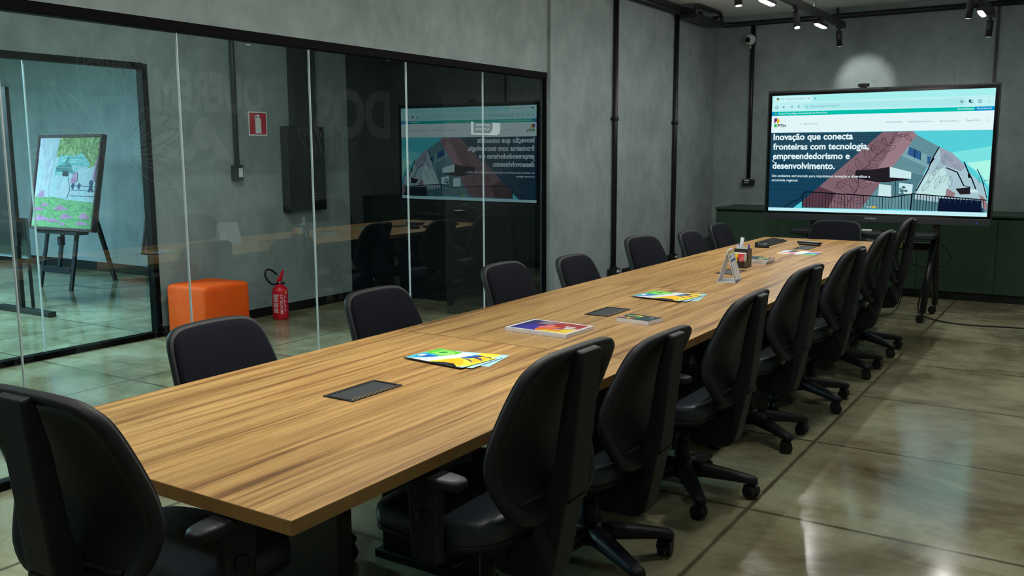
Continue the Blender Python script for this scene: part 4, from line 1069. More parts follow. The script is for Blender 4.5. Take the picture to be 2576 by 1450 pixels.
black 10 0.006 1.6305,0.1685 1.633,0.0383
black 10 0.006 1.6554,0.1667 1.6578,0.0381
black 10 0.006 1.6801,0.1648 1.6825,0.038
black 10 0.006 1.7048,0.163 1.7072,0.0378
black 10 0.006 1.7294,0.1612 1.7318,0.0376
black 10 0.006 1.754,0.1594 1.7563,0.0375
black 10 0.006 1.7785,0.1576 1.7807,0.0373
black 10 0.006 1.8028,0.1559 1.8051,0.0371
black 10 0.006 1.8272,0.1541 1.8293,0.0369
black 10 0.006 1.8514,0.1523 1.8535,0.0368
black 10 0.006 1.8756,0.1505 1.8777,0.0366
black 10 0.006 1.8997,0.1488 1.9017,0.0364
black 10 0.006 1.9237,0.147 1.9257,0.0363
navy 11 0 1.5631,0.1574 1.9074,0.1431 1.9201,0.0371 1.5601,0.037
mortar2 12 0.003 1.6011,0.1654 1.6056,0.1182
mortar2 12 0.003 1.6468,0.1662 1.6514,0.1192
mortar2 12 0.003 1.6923,0.167 1.6969,0.1201
mortar2 12 0.003 1.7375,0.1678 1.7421,0.1211
mortar2 12 0.003 1.7825,0.1686 1.7871,0.122
mortar2 12 0.003 1.8272,0.1694 1.8318,0.1229
mortar2 12 0.003 1.8716,0.1702 1.8762,0.1239
white 12 0 0.9489,0.0607 0.9473,0.056 0.943,0.054 0.9384,0.0558 0.9364,0.0604 0.938,0.0651 0.9423,0.0671 0.9468,0.0653
white 12 0 0.9759,0.0613 0.9743,0.0566 0.9699,0.0546 0.9655,0.0564 0.9634,0.061 0.965,0.0657 0.9693,0.0677 0.9738,0.0659
yellow 12 0 0.9869,0.0681 1.0179,0.0678 1.0244,0.0614 1.0186,0.0536 0.9876,0.0539 0.981,0.0614
white3 0 0 0.0002,0.0302 1.9659,0.0383 1.96,0 -0,0
white3 13 0 0.0002,0.0302 1.9659,0.0383 1.96,0 -0,0
purple 3 0 0.0257,0.9081 0.0599,0.9094 0.0584,0.8869 0.0452,0.8737 0.0273,0.8606
yellow 3 0 0.0531,0.9085 0.0739,0.9 0.0814,0.8796 0.073,0.8595 0.0551,0.852 0.052,0.8736
purple 3 0 0.0273,0.8606 0.0294,0.8673 0.0506,0.8488 0.0551,0.852 0.0436,0.8535
lgreen 3 0 0.0266,0.8493 0.0529,0.8498 0.0538,0.8216 0.0276,0.821
ink 3 0.0035 0.035,1.0035 0.0345,1.0182 0.0444,1.0268 0.0562,1.0174 0.0567,1.0028 0.035,1.0035
ink 3 0.0035 0.1073,1.0146 0.1276,1.0139
ink 3 0.0035 0.116,1.0233 0.1073,1.0146 0.1167,1.0054
ink 3 0.0035 0.1815,1.0155 0.2017,1.0148
ink 3 0.0035 0.1924,1.024 0.2017,1.0148 0.1931,1.0062
ink 3 0.0035 0.2748,1.0124 0.2717,1.0075 0.2664,1.005 0.2603,1.0059 0.2554,1.0097 0.253,1.0154 0.2539,1.0213 0.2578,1.0256 0.2635,1.0272 0.2694,1.0254
ink 3 0.003 0.3313,1.0215 0.3467,1.021
ink 3 0.003 0.3296,1.0083 0.345,1.0078
ink 3 0.0035 1.695,1.0266 1.6985,1.0188 1.7061,1.0178 1.7007,1.0125 1.7028,1.0043 1.696,1.0088 1.6897,1.0048 1.6909,1.0129 1.6849,1.0186 1.6925,1.0191 1.695,1.0266
ink 3 0 1.7521,1.0315 1.7695,1.0329 1.7709,1.0086 1.782,1.0082 1.7826,0.9981 1.7535,1.0073
ink 4 0.003 1.7699,1.0268 1.7855,1.0262 1.7868,1.004
ink 3 0.0035 1.8322,1.0265 1.8522,1.0267 1.8561,1.0226 1.8562,1.0055 1.8527,1.0026 1.8345,1.0023 1.8315,1.0064 1.8306,1.0225 1.8322,1.0265
ink 3 0.004 1.8425,1.0211 1.8431,1.012
ink 3 0 1.9141,1.0224 1.9177,1.0222 1.9179,1.0182 1.9143,1.0184
ink 3 0 1.9145,1.0154 1.9181,1.0152 1.9184,1.0112 1.9147,1.0114
ink 3 0 1.915,1.0074 1.9186,1.0072 1.9188,1.0032 1.9152,1.0034
ink 3 0.003 0.3525,1.0968 0.3639,1.0853
ink 3 0.003 0.3635,1.0963 0.353,1.0858
ink 3 0.0035 0.4053,1.0892 0.4227,1.0897
ink 3 0.0035 0.4137,1.0977 0.4143,1.0812
ink 3 0 0.0429,1.1031 0.0645,1.1034 0.0653,1.0821 0.0437,1.0818
yellow 4 0 0.0444,1.093 0.0535,1.0927 0.0539,1.0826 0.0448,1.0829
lgreen 3 0 0.0263,0.9565 0.0548,0.9568 0.0553,0.9433 0.0268,0.943
yellow 4 0 0.0311,0.9508 0.0401,0.9561 0.0494,0.9502 0.0404,0.9449
ink2 3 0.002 0.2992,0.8496 0.2973,0.8453 0.2921,0.8432 0.286,0.8441 0.282,0.8478 0.2819,0.8523 0.2857,0.8557 0.2917,0.8563 0.297,0.8538 0.2992,0.8495
ink2 3 0.0025 1.2035,0.8479 1.2097,0.8414 1.2154,0.8476
ink2 3 0.0025 1.4632,0.8476 1.4693,0.8412 1.4747,0.8473
ink2 3 0.0025 1.6838,0.8481 1.6897,0.8418 1.695,0.8478
ink2 3 0.002 1.9147,0.8471 1.9133,0.8419 1.9091,0.8393 1.9042,0.8404 1.9007,0.8447 1.9004,0.8503 1.9034,0.8544 1.9083,0.8551 1.9127,0.8522 1.9147,0.8469
white 12 0.006 0.0417,0.5107 0.0239,0.4924 0.0616,0.465
"""
SCREEN_TEXTS = [
    ('PTIn - Parque Tecnológico', 'ink2', (0.0741, 1.0874), (0.3267, 1.0834), 0.0),
    ('ptin.pontapora.ms.gov.br', 'ink2', (0.3736, 1.0068), (0.6494, 1.0074), 0.0),
    ('Parque Tecnológico Internacional de Ponta Porã', 'white', (0.0689, 0.9452), (0.5346, 0.9436), 0.0),
    ('Acessibilidade', 'white', (1.6634, 0.9444), (1.7985, 0.9451), 0.0),
    ('Inscreva-se', 'white', (1.8233, 0.9453), (1.9367, 0.9456), 0.0),
    ('PTIn', 'navy', (0.063, 0.8203), (0.1425, 0.8208), 0.02),
    ('Buscar no site', 'ink2', (0.3183, 0.8413), (0.4511, 0.8426), 0.0),
    ('Institucional', 'ink2', (1.0757, 0.8416), (1.1968, 0.8428), 0.0),
    ('Empreendedorismo', 'ink2', (1.2621, 0.8422), (1.4587, 0.8425), 0.0),
    ('Oportunidades', 'ink2', (1.5257, 0.8408), (1.6738, 0.8422), 0.0),
    ('Ponta Porã', 'ink2', (1.7418, 0.8415), (1.8549, 0.8426), 0.0),
    ('Inovação que conecta', 'white', (0.0261, 0.6975), (0.7831, 0.6972), 0.028),
    ('fronteiras com tecnologia,', 'white', (0.0258, 0.6043), (0.931, 0.6023), 0.028),
    ('empreendedorismo e', 'white', (0.0278, 0.5119), (0.7619, 0.5112), 0.028),
    ('desenvolvimento.', 'white', (0.0265, 0.4158), (0.6287, 0.4168), 0.028),
    ('Um ambiente estruturado para impulsionar inovação e diversificar a', 'white', (0.0247, 0.3332), (0.9557, 0.337), 0.012),
    ('economia regional.', 'white', (0.025, 0.2918), (0.2857, 0.2918), 0.012),
]

# ================================================================== INTERACTIVE SCREEN ON ITS STAND
SX, SY, SZ = -0.180, 7.80, 0.957            # lower left corner of the picture, its plane
SW, SH = 1.96, 1.125
tv = thing('television', 'big flat interactive screen showing a website, on a black rolling stand', 'screen', (0.80, 7.86, 0.90))
def tvb(mb, x0, x1, y0, y1, z0, z1, mi=0): return mb.box(x0 - .80, x1 - .80, y0 - 7.86, y1 - 7.86, z0 - .90, z1 - .90, mi)
M_TVF = plain('dark grey screen frame', (52, 58, 62), 0.4, 0.3, 0.5, 0.1)
M_TVB = plain('gloss black bezel', (6, 7, 9), 0.15, 0, 0.5)
tvb(MB(), SX - .035, SX + SW + .035, 7.815, 7.885, 0.885, SZ + SH + .042).build('back_case', M_BLACKFRAME, tv, 0.006)
b = MB()
tvb(b, SX - .038, SX + SW + .038, SY - .006, 7.83, SZ + SH + .024, SZ + SH + .046)
tvb(b, SX - .038, SX + SW + .038, SY - .010, 7.83, 0.872, SZ - .022)
tvb(b, SX - .040, SX - .030, SY - .006, 7.83, SZ - .022, SZ + SH + .046)
tvb(b, SX + SW + .030, SX + SW + .040, SY - .006, 7.83, SZ - .022, SZ + SH + .046)
frame = b.build('frame', M_TVF, tv, 0.003)
b = MB()
tvb(b, SX - .030, SX, SY - .001, 7.82, SZ - .022, SZ + SH + .024); tvb(b, SX + SW, SX + SW + .030, SY - .001, 7.82, SZ - .022, SZ + SH + .024)
tvb(b, SX, SX + SW, SY - .001, 7.82, SZ - .022, SZ); tvb(b, SX, SX + SW, SY - .001, 7.82, SZ + SH, SZ + SH + .024)
b.build('bezel', M_TVB, tv)
v, f = text_shape('Qualipix', .105, .020, .02)
lg = MB().add([(.745 + x - .80, SY - .0115 - 7.86, .903 + z - .90) for x, z in v], f)
lg.build('logo', plain('pale logo print', (170, 176, 178), .5), frame, fix=False)
tvb(MB(), .86, .90, SY - .0085, 7.80, SZ + SH + .028, SZ + SH + .041).build('sensor', M_TVB, frame)
dot = MB(); tvb(dot, 1.70, 1.706, SY - .0112, SY - .0095, .895, .900); dot.build('standby_light', emit('blue standby light', (60, 70, 255), 1.5), frame)
SCOL = dict(tabs=(165, 238, 238), light=(200, 244, 245), bar=(188, 240, 242), pill=(170, 232, 236), green=(0, 190, 172), blue=(0, 145, 205),
  white=(226, 246, 250), sky=(84, 206, 216), sky2=(122, 226, 226), sky3=(172, 246, 230), dark=(36, 74, 94), dark2=(20, 64, 90), mortar=(18, 44, 62),
  conc=(98, 142, 152), conc2=(122, 166, 174), conc3=(80, 126, 136), mortar2=(66, 108, 118), win=(44, 92, 142), black=(8, 16, 26), pink=(126, 98, 108),
  pink2=(152, 122, 132), pink3=(84, 58, 68), leaf=(56, 40, 50), tower=(166, 196, 206), tower2=(152, 162, 178), tower3=(190, 226, 226), leaf2=(112, 134, 144),
  shadow=(34, 28, 36), white2=(200, 232, 236), white3=(192, 240, 246), mural=(70, 112, 122), navy=(10, 22, 48), yellow=(226, 182, 40), purple=(100, 40, 122),
  lgreen=(20, 186, 70), ink=(20, 82, 96), ink2=(112, 166, 170))
SKEYS = list(SCOL)
SMATS = [emit('screen ' + k, SCOL[k], 1.0) for k in SKEYS]
scr = MB()
def spt(x, y, l): return (SX + x - .80, SY - .0012 - .00022 * l - 7.86, SZ + y - .90)
for row in SCREEN_SHAPES.strip().split('\n'):
    q = row.split()
    mi, l, w = SKEYS.index(q[0]), int(q[1]), float(q[2])
    P = [tuple(map(float, c.split(','))) for c in q[3:]]
    P = [(min(max(x, 0), SW), min(max(y, 0), SH)) for x, y in P]
    if w == 0:
        scr.poly([spt(x, y, l) for x, y in P], mi)
    else:
        for a, c in zip(P, P[1:]):
            dd = Vector((c[0] - a[0], c[1] - a[1]))
            if dd.length < 1e-5: continue
            t = dd.normalized(); n = Vector((-t.y, t.x)) * w / 2; e = t * w * .3
            scr.poly([spt(a[0] - e.x + n.x, a[1] - e.y + n.y, l), spt(a[0] - e.x - n.x, a[1] - e.y - n.y, l), spt(c[0] + e.x - n.x, c[1] + e.y - n.y, l), spt(c[0] + e.x + n.x, c[1] + e.y + n.y, l)], mi)
for s, k, a, c, off in SCREEN_TEXTS:
    v, f = text_shape(s, c[0] - a[0], None, off)
    scr.add([spt(a[0] + x, (a[1] + c[1]) / 2 + y, 14) for x, y in v], f, SKEYS.index(k))
scr.build('screen', SMATS, tv, fix=False)

wcam = thing('webcam', 'small black webcam clipped on top of the big screen', 'webcam', (.675, 7.80, SZ + SH + .046))
MB().box(-.05, .05, -.015, .02, .008, .040).build('body', M_BLACKPL2, wcam, 0.008)
MB().prism([(-.03, 0), (.03, 0), (.02, .012), (-.02, .012)], -.015, .03, 'Y').build('clip', M_BLACKPL, wcam)
MB().lathe([(.012, 0), (.012, .006), (.007, .006), (0, .004)], 18, 0, (0, -.021, .024), 'Y').build('lens', M_TVB, wcam)

std = thing('tv_stand', 'black rolling stand with splayed legs and shelf carrying the big screen', 'stand', (.80, 7.86, 0))
def sb(mb, x0, x1, y0, y1, z0, z1): return mb.box(x0 - .80, x1 - .80, y0 - 7.86, y1 - 7.86, z0, z1)
for x in (.245, 1.365):
    sb(MB(), x - .03, x + .03, 7.888, 7.93, .70, 1.75).build('post', M_BLACKFRAME, std, .004)
    for yt, yb, nm in ((7.80, 7.50, 'leg'), (7.90, 8.07, 'leg')):
        lg = MB(); lg.tube([(x - .80, yt - 7.86, .76), (x - .80 - (.02 if yb < 7.8 else 0), yb - 7.86, .095)], .028, 14)
        L = lg.build('leg', plain('dark steel tube', (40, 43, 45), .32, .6, .5), std)
        c = MB()
        xx, yy = x - .80 - (.02 if yb < 7.8 else 0), yb - 7.86
        c.lathe([(0, -.014), (.03, -.012), (.036, -.008), (.036, .008), (.03, .012), (0, .014)], 18, 0, (xx - .02, yy, .036), 'Y')
        c.tube([(xx, yy, .05), (xx, yy, .10)], .010, 8); c.box(xx - .045, xx + .012, yy - .018, yy + .018, .050, .074)
        c.build('caster', M_CABLE, L, .002)
sb(MB(), .12, 1.40, 7.52, 7.86, .752, .798).build('shelf', M_BLACKPL, std, .012, 3)
MB().tube([(.24 - .80, 7.56 - 7.86, .725), (1.36 - .80, 7.56 - 7.86, .725)], .008, 8).build('rail', M_STEEL, std)
sb(MB(), .245, 1.365, 7.89, 7.925, .62, .69).build('cross_beam', M_BLACKFRAME, std, .004)
sb(MB(), .25, 1.36, 7.885, 7.90, 1.3, 1.36).build('mount_bar', M_BLACKFRAME, std)
sb(MB(), .25, 1.36, 7.885, 7.90, 1.62, 1.68).build('mount_bar', M_BLACKFRAME, std)

def curve3(pts, n=8):
    P = [Vector(p) for p in pts]; out = []
    for i in range(len(P) - 1):
        p0 = P[max(i - 1, 0)]; p1 = P[i]; p2 = P[i + 1]; p3 = P[min(i + 2, len(P) - 1)]
        for k in range(n):
            t = k / n
            out.append(.5 * ((2 * p1) + (-p0 + p2) * t + (2 * p0 - 5 * p1 + 4 * p2 - p3) * t * t + (-p0 + 3 * p1 - 3 * p2 + p3) * t ** 3))
    out.append(P[-1]); return out
def cable(pts, r, label, group=None):
    return tag(MB().tube(curve3(pts), r, 8).build('power_cable', M_CABLE), label, 'cable', group)
cable([(1.36, 7.95, .70), (1.30, 8.0, .45), (1.24, 8.05, .2), (1.22, 8.1, .012), (1.34, 7.8, .007), (1.55, 7.62, .007), (1.8, 7.60, .007), (2.1, 7.66, .007), (2.5, 7.62, .007), (3.5, 7.7, .007)], .007, 'black power cable running along the floor from the screen stand to the right')
cable([(1.13, 7.80, .745), (1.10, 7.84, .62), (1.14, 7.9, .50), (1.28, 7.94, .47), (1.35, 7.945, .49)], .006, 'black cable looping under the stand shelf behind the leg')
cable([(1.40, 7.93, .69), (1.47, 7.95, .62), (1.49, 7.95, .54), (1.42, 7.95, .47), (1.385, 7.94, .45)], .006, 'black cable loop hanging on the outer side of the stand leg')
cable([(1.16, 7.80, .745), (1.15, 7.83, .55), (1.10, 7.86, .40), (1.10, 7.9, .2), (1.06, 7.9, .05), (1.00, 7.8, .006), (.92, 7.65, .006), (.82, 7.62, .006)], .004, 'thin black wire dropping from the stand shelf to the floor')
ad = thing('power_adapter', 'small pale adapter with coiled wire on the stand shelf', 'adapter', (.80, 7.66, .799))
MB().box(-.045, .045, -.02, .02, 0, .018).build('body', M_WHITEPL, ad, .004)
MB().tube(curve3([(.045, 0, .01), (.1, .01, .022), (.16, .0, .012), (.12, .03, .008), (.2, .02, .006), (.26, .0, .006)]), .004, 8).build('wire', M_CABLE, ad)

# ================================================================== WALL FIXTURES
M_COND = plain('black conduit paint', (18, 21, 22), .45, 0, .5, .1)
def wall_conduit(y, z0, label):
    c = thing('conduit', label, 'conduit', (WX, y, 0), 0, 'vertical conduits on the left wall')
    MB().tube([(.030, 0, z0), (.030, 0, 3.06)], .025, 14).build('pipe', M_COND, c)
    k = MB().lathe([(.034, -.02), (.034, .02)], 14, 0, (.030, 0, 1.87)); k.box(0, .015, -.05, .05, 1.86, 1.88)
    k.build('clamp', M_COND, c)
    bx = MB().box(0.0, .062, -.085, .085, .255, .375).box(.0, .055, -.03, .03, .375, .40).build('outlet_box', M_COND, c, .004)
    MB().box(.062, .064, .01, .065, .335, .36).box(.062, .064, .015, .03, .295, .31).box(.062, .064, .045, .06, .295, .31).build('socket_plate', M_WHITEPL, bx)
    return c
wall_conduit(6.95, .40, 'black vertical conduit on the left wall, nearer to the glass')
wall_conduit(8.46, .40, 'black vertical conduit on the left wall, nearer to the corner')
tag(MB().box(WX, WX + .03, 7.2, 8.36, .31, .345).build('cable_duct', M_COND), 'low black cable duct along the left wall between the two outlet boxes', 'duct')
hc = thing('conduit', 'black ceiling conduit run turning the corner from left wall to back wall', 'conduit', (WX, BY, 3.06))
pts = [(.07, -6.5, 0), (.07, -.30, 0), (.085, -.16, 0), (.16, -.09, 0), (.30, -.07, 0), (4.9, -.07, 0)]
MB().tube(pts, .030, 14).build('pipe', M_COND, hc)
MB().tube([(.14, -4.0, .035), (.14, -.9, .035)], .022, 12).build('pipe', M_COND, hc)
MB().tube(curve3([(.26, -1.36, -.03), (.26, -1.36, .03), (.26, -1.30, .062), (.26, -1.16, .070), (.26, -.76, .070), (.26, -.62, .060), (.26, -.57, .02), (.26, -.57, -.05)], 5), .021, 12).build('bend', M_COND, hc)
MB().box(.10, .30, -1.42, -.50, -.075, -.03).build('junction_box', M_COND, hc, .006)
for y in (-.24, -2.2, -4.2):
    h = MB().box(.05, .09, y - .012, y + .012, .02, .085); h.box(.03, .16, y - .012, y + .012, .078, .090); h.box(.12, .145, y - .012, y + .012, .045, .09)
    h.build('hanger', M_COND, hc)
for x in (1.45, 3.2):
    h = MB().box(x - .012, x + .012, -.09, -.05, .02, .095); h.build('hanger', M_COND, hc)

sc_ = thing('security_camera', 'white dome security camera above the black conduit on the back wall', 'camera', (-1.058, BY, 2.87))
MB().box(-.05, .05, -.035, 0, -.05, .05).build('bracket', M_BLACKPL, sc_, .006)
sph = [(.066 * math.sin(PI * i / 16), -.066 * math.cos(PI * i / 16)) for i in range(17)]
MB().lathe(sph, 24, 0, (0, -.085, 0)).build('housing', M_WHITEPL, sc_)
ey = MB()
dv = Vector((-.13, -.82, -.10)).normalized()
c0 = Vector((0, -.085, 0)) + dv * .058
ey.tube([c0, c0 + dv * .014], [.034, .030], 20)
ey.build('lens', M_TVB, sc_)
MB().box(-.016, .016, -.05, -.02, -.10, -.068).build('tab', M_WHITEPL, sc_, .003)
bc = thing('conduit', 'black vertical conduit with outlet box left of the big screen', 'conduit', (-1.04, BY, 0))
MB().tube([(0, -.03, 1.22), (0, -.03, 3.05)], .024, 14).build('pipe', M_COND, bc)
bx = MB().box(-.075, .075, -.06, 0, 1.135, 1.205).build('outlet_box', M_COND, bc, .008)
MB().box(-.04, .02, -.063, -.06, 1.185, 1.200).box(-.035, -.012, -.063, -.06, 1.160, 1.172).box(-.005, .012, -.063, -.06, 1.160, 1.172).build('socket_plate', M_WHITEPL, bx)

# ================================================================== LIGHTING TRACKS
M_BAR = emit('lit white diffuser', (255, 253, 248), BAR_EMIT)
M_UPFILL = emit('added uplight strip', (255, 253, 248), BAR_EMIT * .06)  # for the added strip that lights the ceiling from the rail
M_LENS = emit('lit spot lens', (235, 248, 255), 3.0)
def lighting_track(x, y0, y1, bars, spots, label, glabel, barmat):
    t = thing('lighting_track', label, 'lighting track', (x, (y0 + y1) / 2, 2.86), 0, 'lighting tracks')
    L = (y1 - y0) / 2
    MB().box(-.022, .022, -L, L, -.035, .035).build('rail', M_BLACKFRAME, t, .003)
    MB().box(-.016, .016, -L + .3, L - .3, .0352, .037).build('added_uplight', M_UPFILL, t)  # hidden glowing strip added on top of the rail to brighten the ceiling
    for yy in (y0 + .8, y0 + 3.3, y0 + 5.8, y1 - 1.2):
        q = yy - (y0 + y1) / 2
        MB().tube([(0, q, .035), (0, q, .18), (.03, q, .18), (.03, q, CZ - 2.86)], .006, 8).build('hanger', M_BLACKFRAME, t)
    for k, yb in enumerate(bars):
        q = thing('linear_lamp', glabel + ' lit linear lamp under the track, ' + ORD[k], 'lamp', (x, yb, 2.755), 0, 'linear lamps')
        MB().box(-.024, .024, -.19, .19, 0, .028).box(-.01, .01, -.06, .06, .028, .069).build('housing', M_BLACKFRAME, q)
        dif = MB().rings([[(px * s, py * s, z) for px, py in superell(.020, .175, 0, 24, 5)] for s, z in ((1, .002), (1, -.006), (.9, -.011), (.4, -.012))])
        dif.build('diffuser', barmat, q)
    for k, (ys, tgt, w, ang) in enumerate(spots):
        q = thing('track_spotlight', glabel + ' black cylinder spotlight under the track, ' + ORD[k], 'spotlight', (x, ys, 2.825), 0, 'track spotlights')
        MB().box(-.018, .018, -.045, .045, -.022, .0).tube([(0, 0, -.02), (0, 0, -.07)], .009, 10).build('adapter', M_BLACKFRAME, q)
        dv = (Vector(tgt) - Vector((x, ys, 2.72))).normalized()
        if ys > 8.5: dv = (dv + Vector((0, 0, -2.2))).normalized()      # head and lens kept almost upright, the beam is aimed at the wall separately
        p0 = Vector((0, 0, -.055)) - dv * .012; p1 = p0 + dv * .155
        MB().tube([p0, p1], .029, 20).build('head', M_BLACKPL2, q)
        MB().tube([p1 + dv * .0005, p1 + dv * .002], .024, 20).build('lens', M_LENS, q)
        aim = Vector(tgt) - Vector((x, ys, 2.825)) if ys > 8.5 else p1 + dv * 2
        spot('spot_light', p1 + dv * .012, aim, w, ang, .75 if ys > 8.5 else .6, q)
ORD = ['first from the screen', 'second from the screen', 'third from the screen', 'fourth from the screen', 'fifth from the screen', 'sixth from the screen']
bars1 = [8.05, 6.35, 4.6, 2.8, 1.0, -.8]
lighting_track(.19, -1.6, 8.98, bars1,
   [(8.78, (.25, 9.78, 2.32), WALL_SPOT_WATT, 42), (7.20, (.62, 6.5, .75), SPOT_WATT * 1.1, 62), (5.62, (.5, 5.4, .75), SPOT_WATT * .9, 62), (3.7, (.5, 3.8, .75), SPOT_WATT * .6, 62), (1.9, (.5, .9, .75), SPOT_WATT * 1.9, 66)],
   'black lighting track hanging over the table, left of the two', 'left track,', M_BAR)
lighting_track(1.60, -1.6, 8.98, bars1,
   [(8.78, (1.30, 9.78, 1.95), WALL_SPOT_WATT * .12, 46), (8.05 - .75, (1.3, 7.8, 1.0), SPOT_WATT * .6, 60), (5.2, (1.6, 5.2, 0), SPOT_WATT * .6, 60), (2.6, (1.7, 2.6, 0), SPOT_WATT * .6, 60)],
   'black lighting track hanging over the aisle, right of the two', 'right track,', emit('dimmed white diffuser', (255, 253, 248), BAR_EMIT * .45))

# ================================================================== THINGS IN THE CORRIDOR
M_ORANGE = plain('orange upholstery', (234, 84, 2), .75, 0, .3, .06, 260, .1)
pf = thing('pouf', 'orange upholstered cube pouf against the corridor wall', 'pouf', (-3.745, 3.775, 0), math.radians(3))
def rr_box(hx, hy, z0, z1, r, p=7.0):
    rg = []
    for k in range(7):
        a = PI / 2 * k / 6
        rg.append((1 - (r / hx) * (1 - math.sin(a)), z0 + r * (1 - math.cos(a))))
    top = []
    for k in range(7):
        a = PI / 2 * k / 6
        top.append((1 - (r / hx) * (1 - math.cos(a)), z1 - r * (1 - math.sin(a))))
    prof = rg + top + [(.6, z1 + .004), (.2, z1 + .007)]
    return [[(x * s, y * s, z) for x, y in superell(hx, hy, 0, 48, p)] for s, z in prof]
MB().rings(rr_box(.245, .245, .02, .452, .035, 13.0)).build('cushion', M_ORANGE, pf)
MB().box(-.21, .21, -.21, .21, 0, .03).build('base', M_BLACKPL, pf)

M_RED = plain('red extinguisher paint', (200, 16, 38), .3, 0, .5, .05)
M_LABEL = plain('white label print', (214, 196, 200), .6)
fe = thing('fire_extinguisher', 'red fire extinguisher standing on the corridor floor by the wall', 'fire extinguisher', (-3.79, 4.625, 0))
fe.scale = (.9, .9, .92)
cyl = MB().lathe([(.0, .0), (.074, .0), (.080, .008), (.082, .03), (.082, .285), (.078, .308), (.062, .330), (.038, .348), (.026, .362), (.0, .362)], 36)
def on_cyl(vx, vy, ang0, r=.0828):
    """label metres (around, up) -> cylinder surface, ang0 = centre direction."""
    return [(r * math.cos(ang0 + x / r), r * math.sin(ang0 + x / r), z) for x, z in zip(vx, vy)]
face = math.atan2(CAM_POS[1] - 4.60, CAM_POS[0] + 3.80)
v, f = text_shape('MOCELIN', .195, .028, .015)
cyl.add(on_cyl([-y + .026 for x, y in v], [.065 + x for x, y in v], face), f, 1)
def patch(x0, x1, z0, z1, mi=1):
    n = 4
    for k in range(n):
        a, b2 = x0 + (x1 - x0) * k / n, x0 + (x1 - x0) * (k + 1) / n
        cyl.poly(on_cyl([a, b2, b2, a], [z0, z0, z1, z1], face), mi)
for k in range(22):
    z = .075 + k * .008
    if k in (6, 13): continue
    patch(-.078, -.018 - .012 * ((k * 7) % 3) / 2, z, z + .0048)
patch(-.078, -.014, .252, .262)
for k in range(12):
    patch(.040, .046 + .012 * ((k * 5) % 3), .075 + k * .015, .083 + k * .015)
patch(.052, .078, .262, .298, 2)
cyl.build('cylinder', [M_RED, M_LABEL, plain('amber seal', (226, 150, 70), .5)], fe, fix=False)
vh = MB().tube([(0, 0, .36), (0, 0, .385)], .020, 14)
vh.build('neck', M_STEEL, fe)
hd = MB().prism([(-.03, .385), (.02, .385), (.03, .41), (.045, .455), (.062, .490), (.050, .500), (.028, .470), (.0, .43), (-.03, .405)], -.014, .014, 'X')
hd.build('handle', M_RED, fe, .004)
MB().lathe([(0, 0), (.014, 0), (.014, .02), (0, .02)], 16, 0, (.03, .012, .372), 'X').build('gauge', M_BLACKPL, fe)
MB().tube(curve3([(.0, -.02, .375), (.0, -.09, .365), (.0, -.155, .41), (.0, -.19, .475), (.0, -.17, .522), (.0, -.11, .515), (.0, -.05, .475), (.0, -.035, .465)], 6), .010, 12).build('hose', M_CABLE, fe)

sg = thing('extinguisher_sign', 'red square sign with white fire extinguisher symbol on the corridor wall', 'sign', (HX, 4.66, 1.815))
M_SIGNRED = plain('sign red', (196, 14, 46), .5)
s_ = MB().box(.001, .004, -.11, .11, -.11, .11, 0)
s_.poly([(.0045, -.10, -.098), (.0045, .10, -.098), (.0045, .10, .10), (.0045, -.10, .10)], 1)
body = [(-.032, -.088), (.038, -.088), (.038, .035), (.030, .052), (.012, .058), (.012, .066), (.026, .070), (.026, .080), (.004, .084), (-.004, .090), (-.010, .082), (-.026, .078), (-.040, .060), (-.044, .040), (-.038, .040), (-.032, .058), (-.020, .068), (-.008, .068), (-.008, .058), (-.024, .052), (-.032, .035)]
s_.poly([(.0052, y, z) for y, z in body], 0)
s_.build('plate', [M_WHITE, M_SIGNRED], sg, fix=False)

hcnd = thing('conduit', 'dark conduit dropping to a switch on the corridor wall', 'conduit', (HX, 4.37, 0))
M_COND2 = plain('dark grey conduit', (34, 42, 44), .5)
MB().tube([(.03, 0, 1.44), (.03, 0, CZ)], .024, 14).build('pipe', M_COND2, hcnd)
bx = MB().box(0, .055, -.05, .05, 1.30, 1.44).build('switch_box', M_COND2, hcnd, .004)
MB().box(.055, .058, -.005, .04, 1.33, 1.41).build('switch_plate', M_WHITEPL, bx)
el = thing('electrical_cabinet', 'black electrical cabinet hanging on the corridor wall', 'cabinet', (HX, 5.20, 1.0))
M_GLOSSBLK = plain('gloss black enamel', (12, 13, 14), .12, 0, .6)
MB().box(.0, .09, -.27, .23, -.02, .80).build('case', M_BLACKFRAME, el, .004)
e = MB().box(.09, .10, -.265, .225, -.015, .795)
e.build('cabinet_door', M_GLOSSBLK, el, .003)
for k in range(3): MB().box(.10, .103, .02, .09, .085 + .03 * k, .091 + .03 * k).build('vent', M_STEEL, el)
MB().box(0, .08, -.15, .15, .80, CZ - 1.0).build('duct', M_BLACKFRAME, el, .003)

def corridor_fill_lamp(x, y, watt, label, z=CZ):  # out of view, added to brighten the corridor
    q = thing('corridor_fill_lamp', label, 'lamp', (x, y, z), 0, 'added corridor fill lamps')
    MB().box(-.15, .15, -.6, .6, -.05, 0).build('housing', M_WHITEPL, q, .004)
    MB().box(-.13, .13, -.58, .58, -.058, -.0505).build('diffuser', emit('corridor fill diffuser', (235, 255, 245), 2.5), q)
    area('fill_light', (0, 0, -.07), (0, 0, 0), .26, 1.1, watt, HALL_COL, q)
corridor_fill_lamp(-2.35, 3.1, HALL_WATT, 'unseen long ceiling lamp added to light the corridor opposite the pouf')
corridor_fill_lamp(-2.35, .3, HALL_WATT, 'unseen long ceiling lamp added to light the near part of the corridor')
rl = thing('round_lamp', 'round white ceiling fitting in the dark end of the corridor', 'lamp', (-3.55, 5.55, 2.60))
MB().lathe([(0, 0), (.22, 0), (.21, -.03), (.15, -.06), (0, -.062)], 28).build('shade', M_WHITEPL, rl)
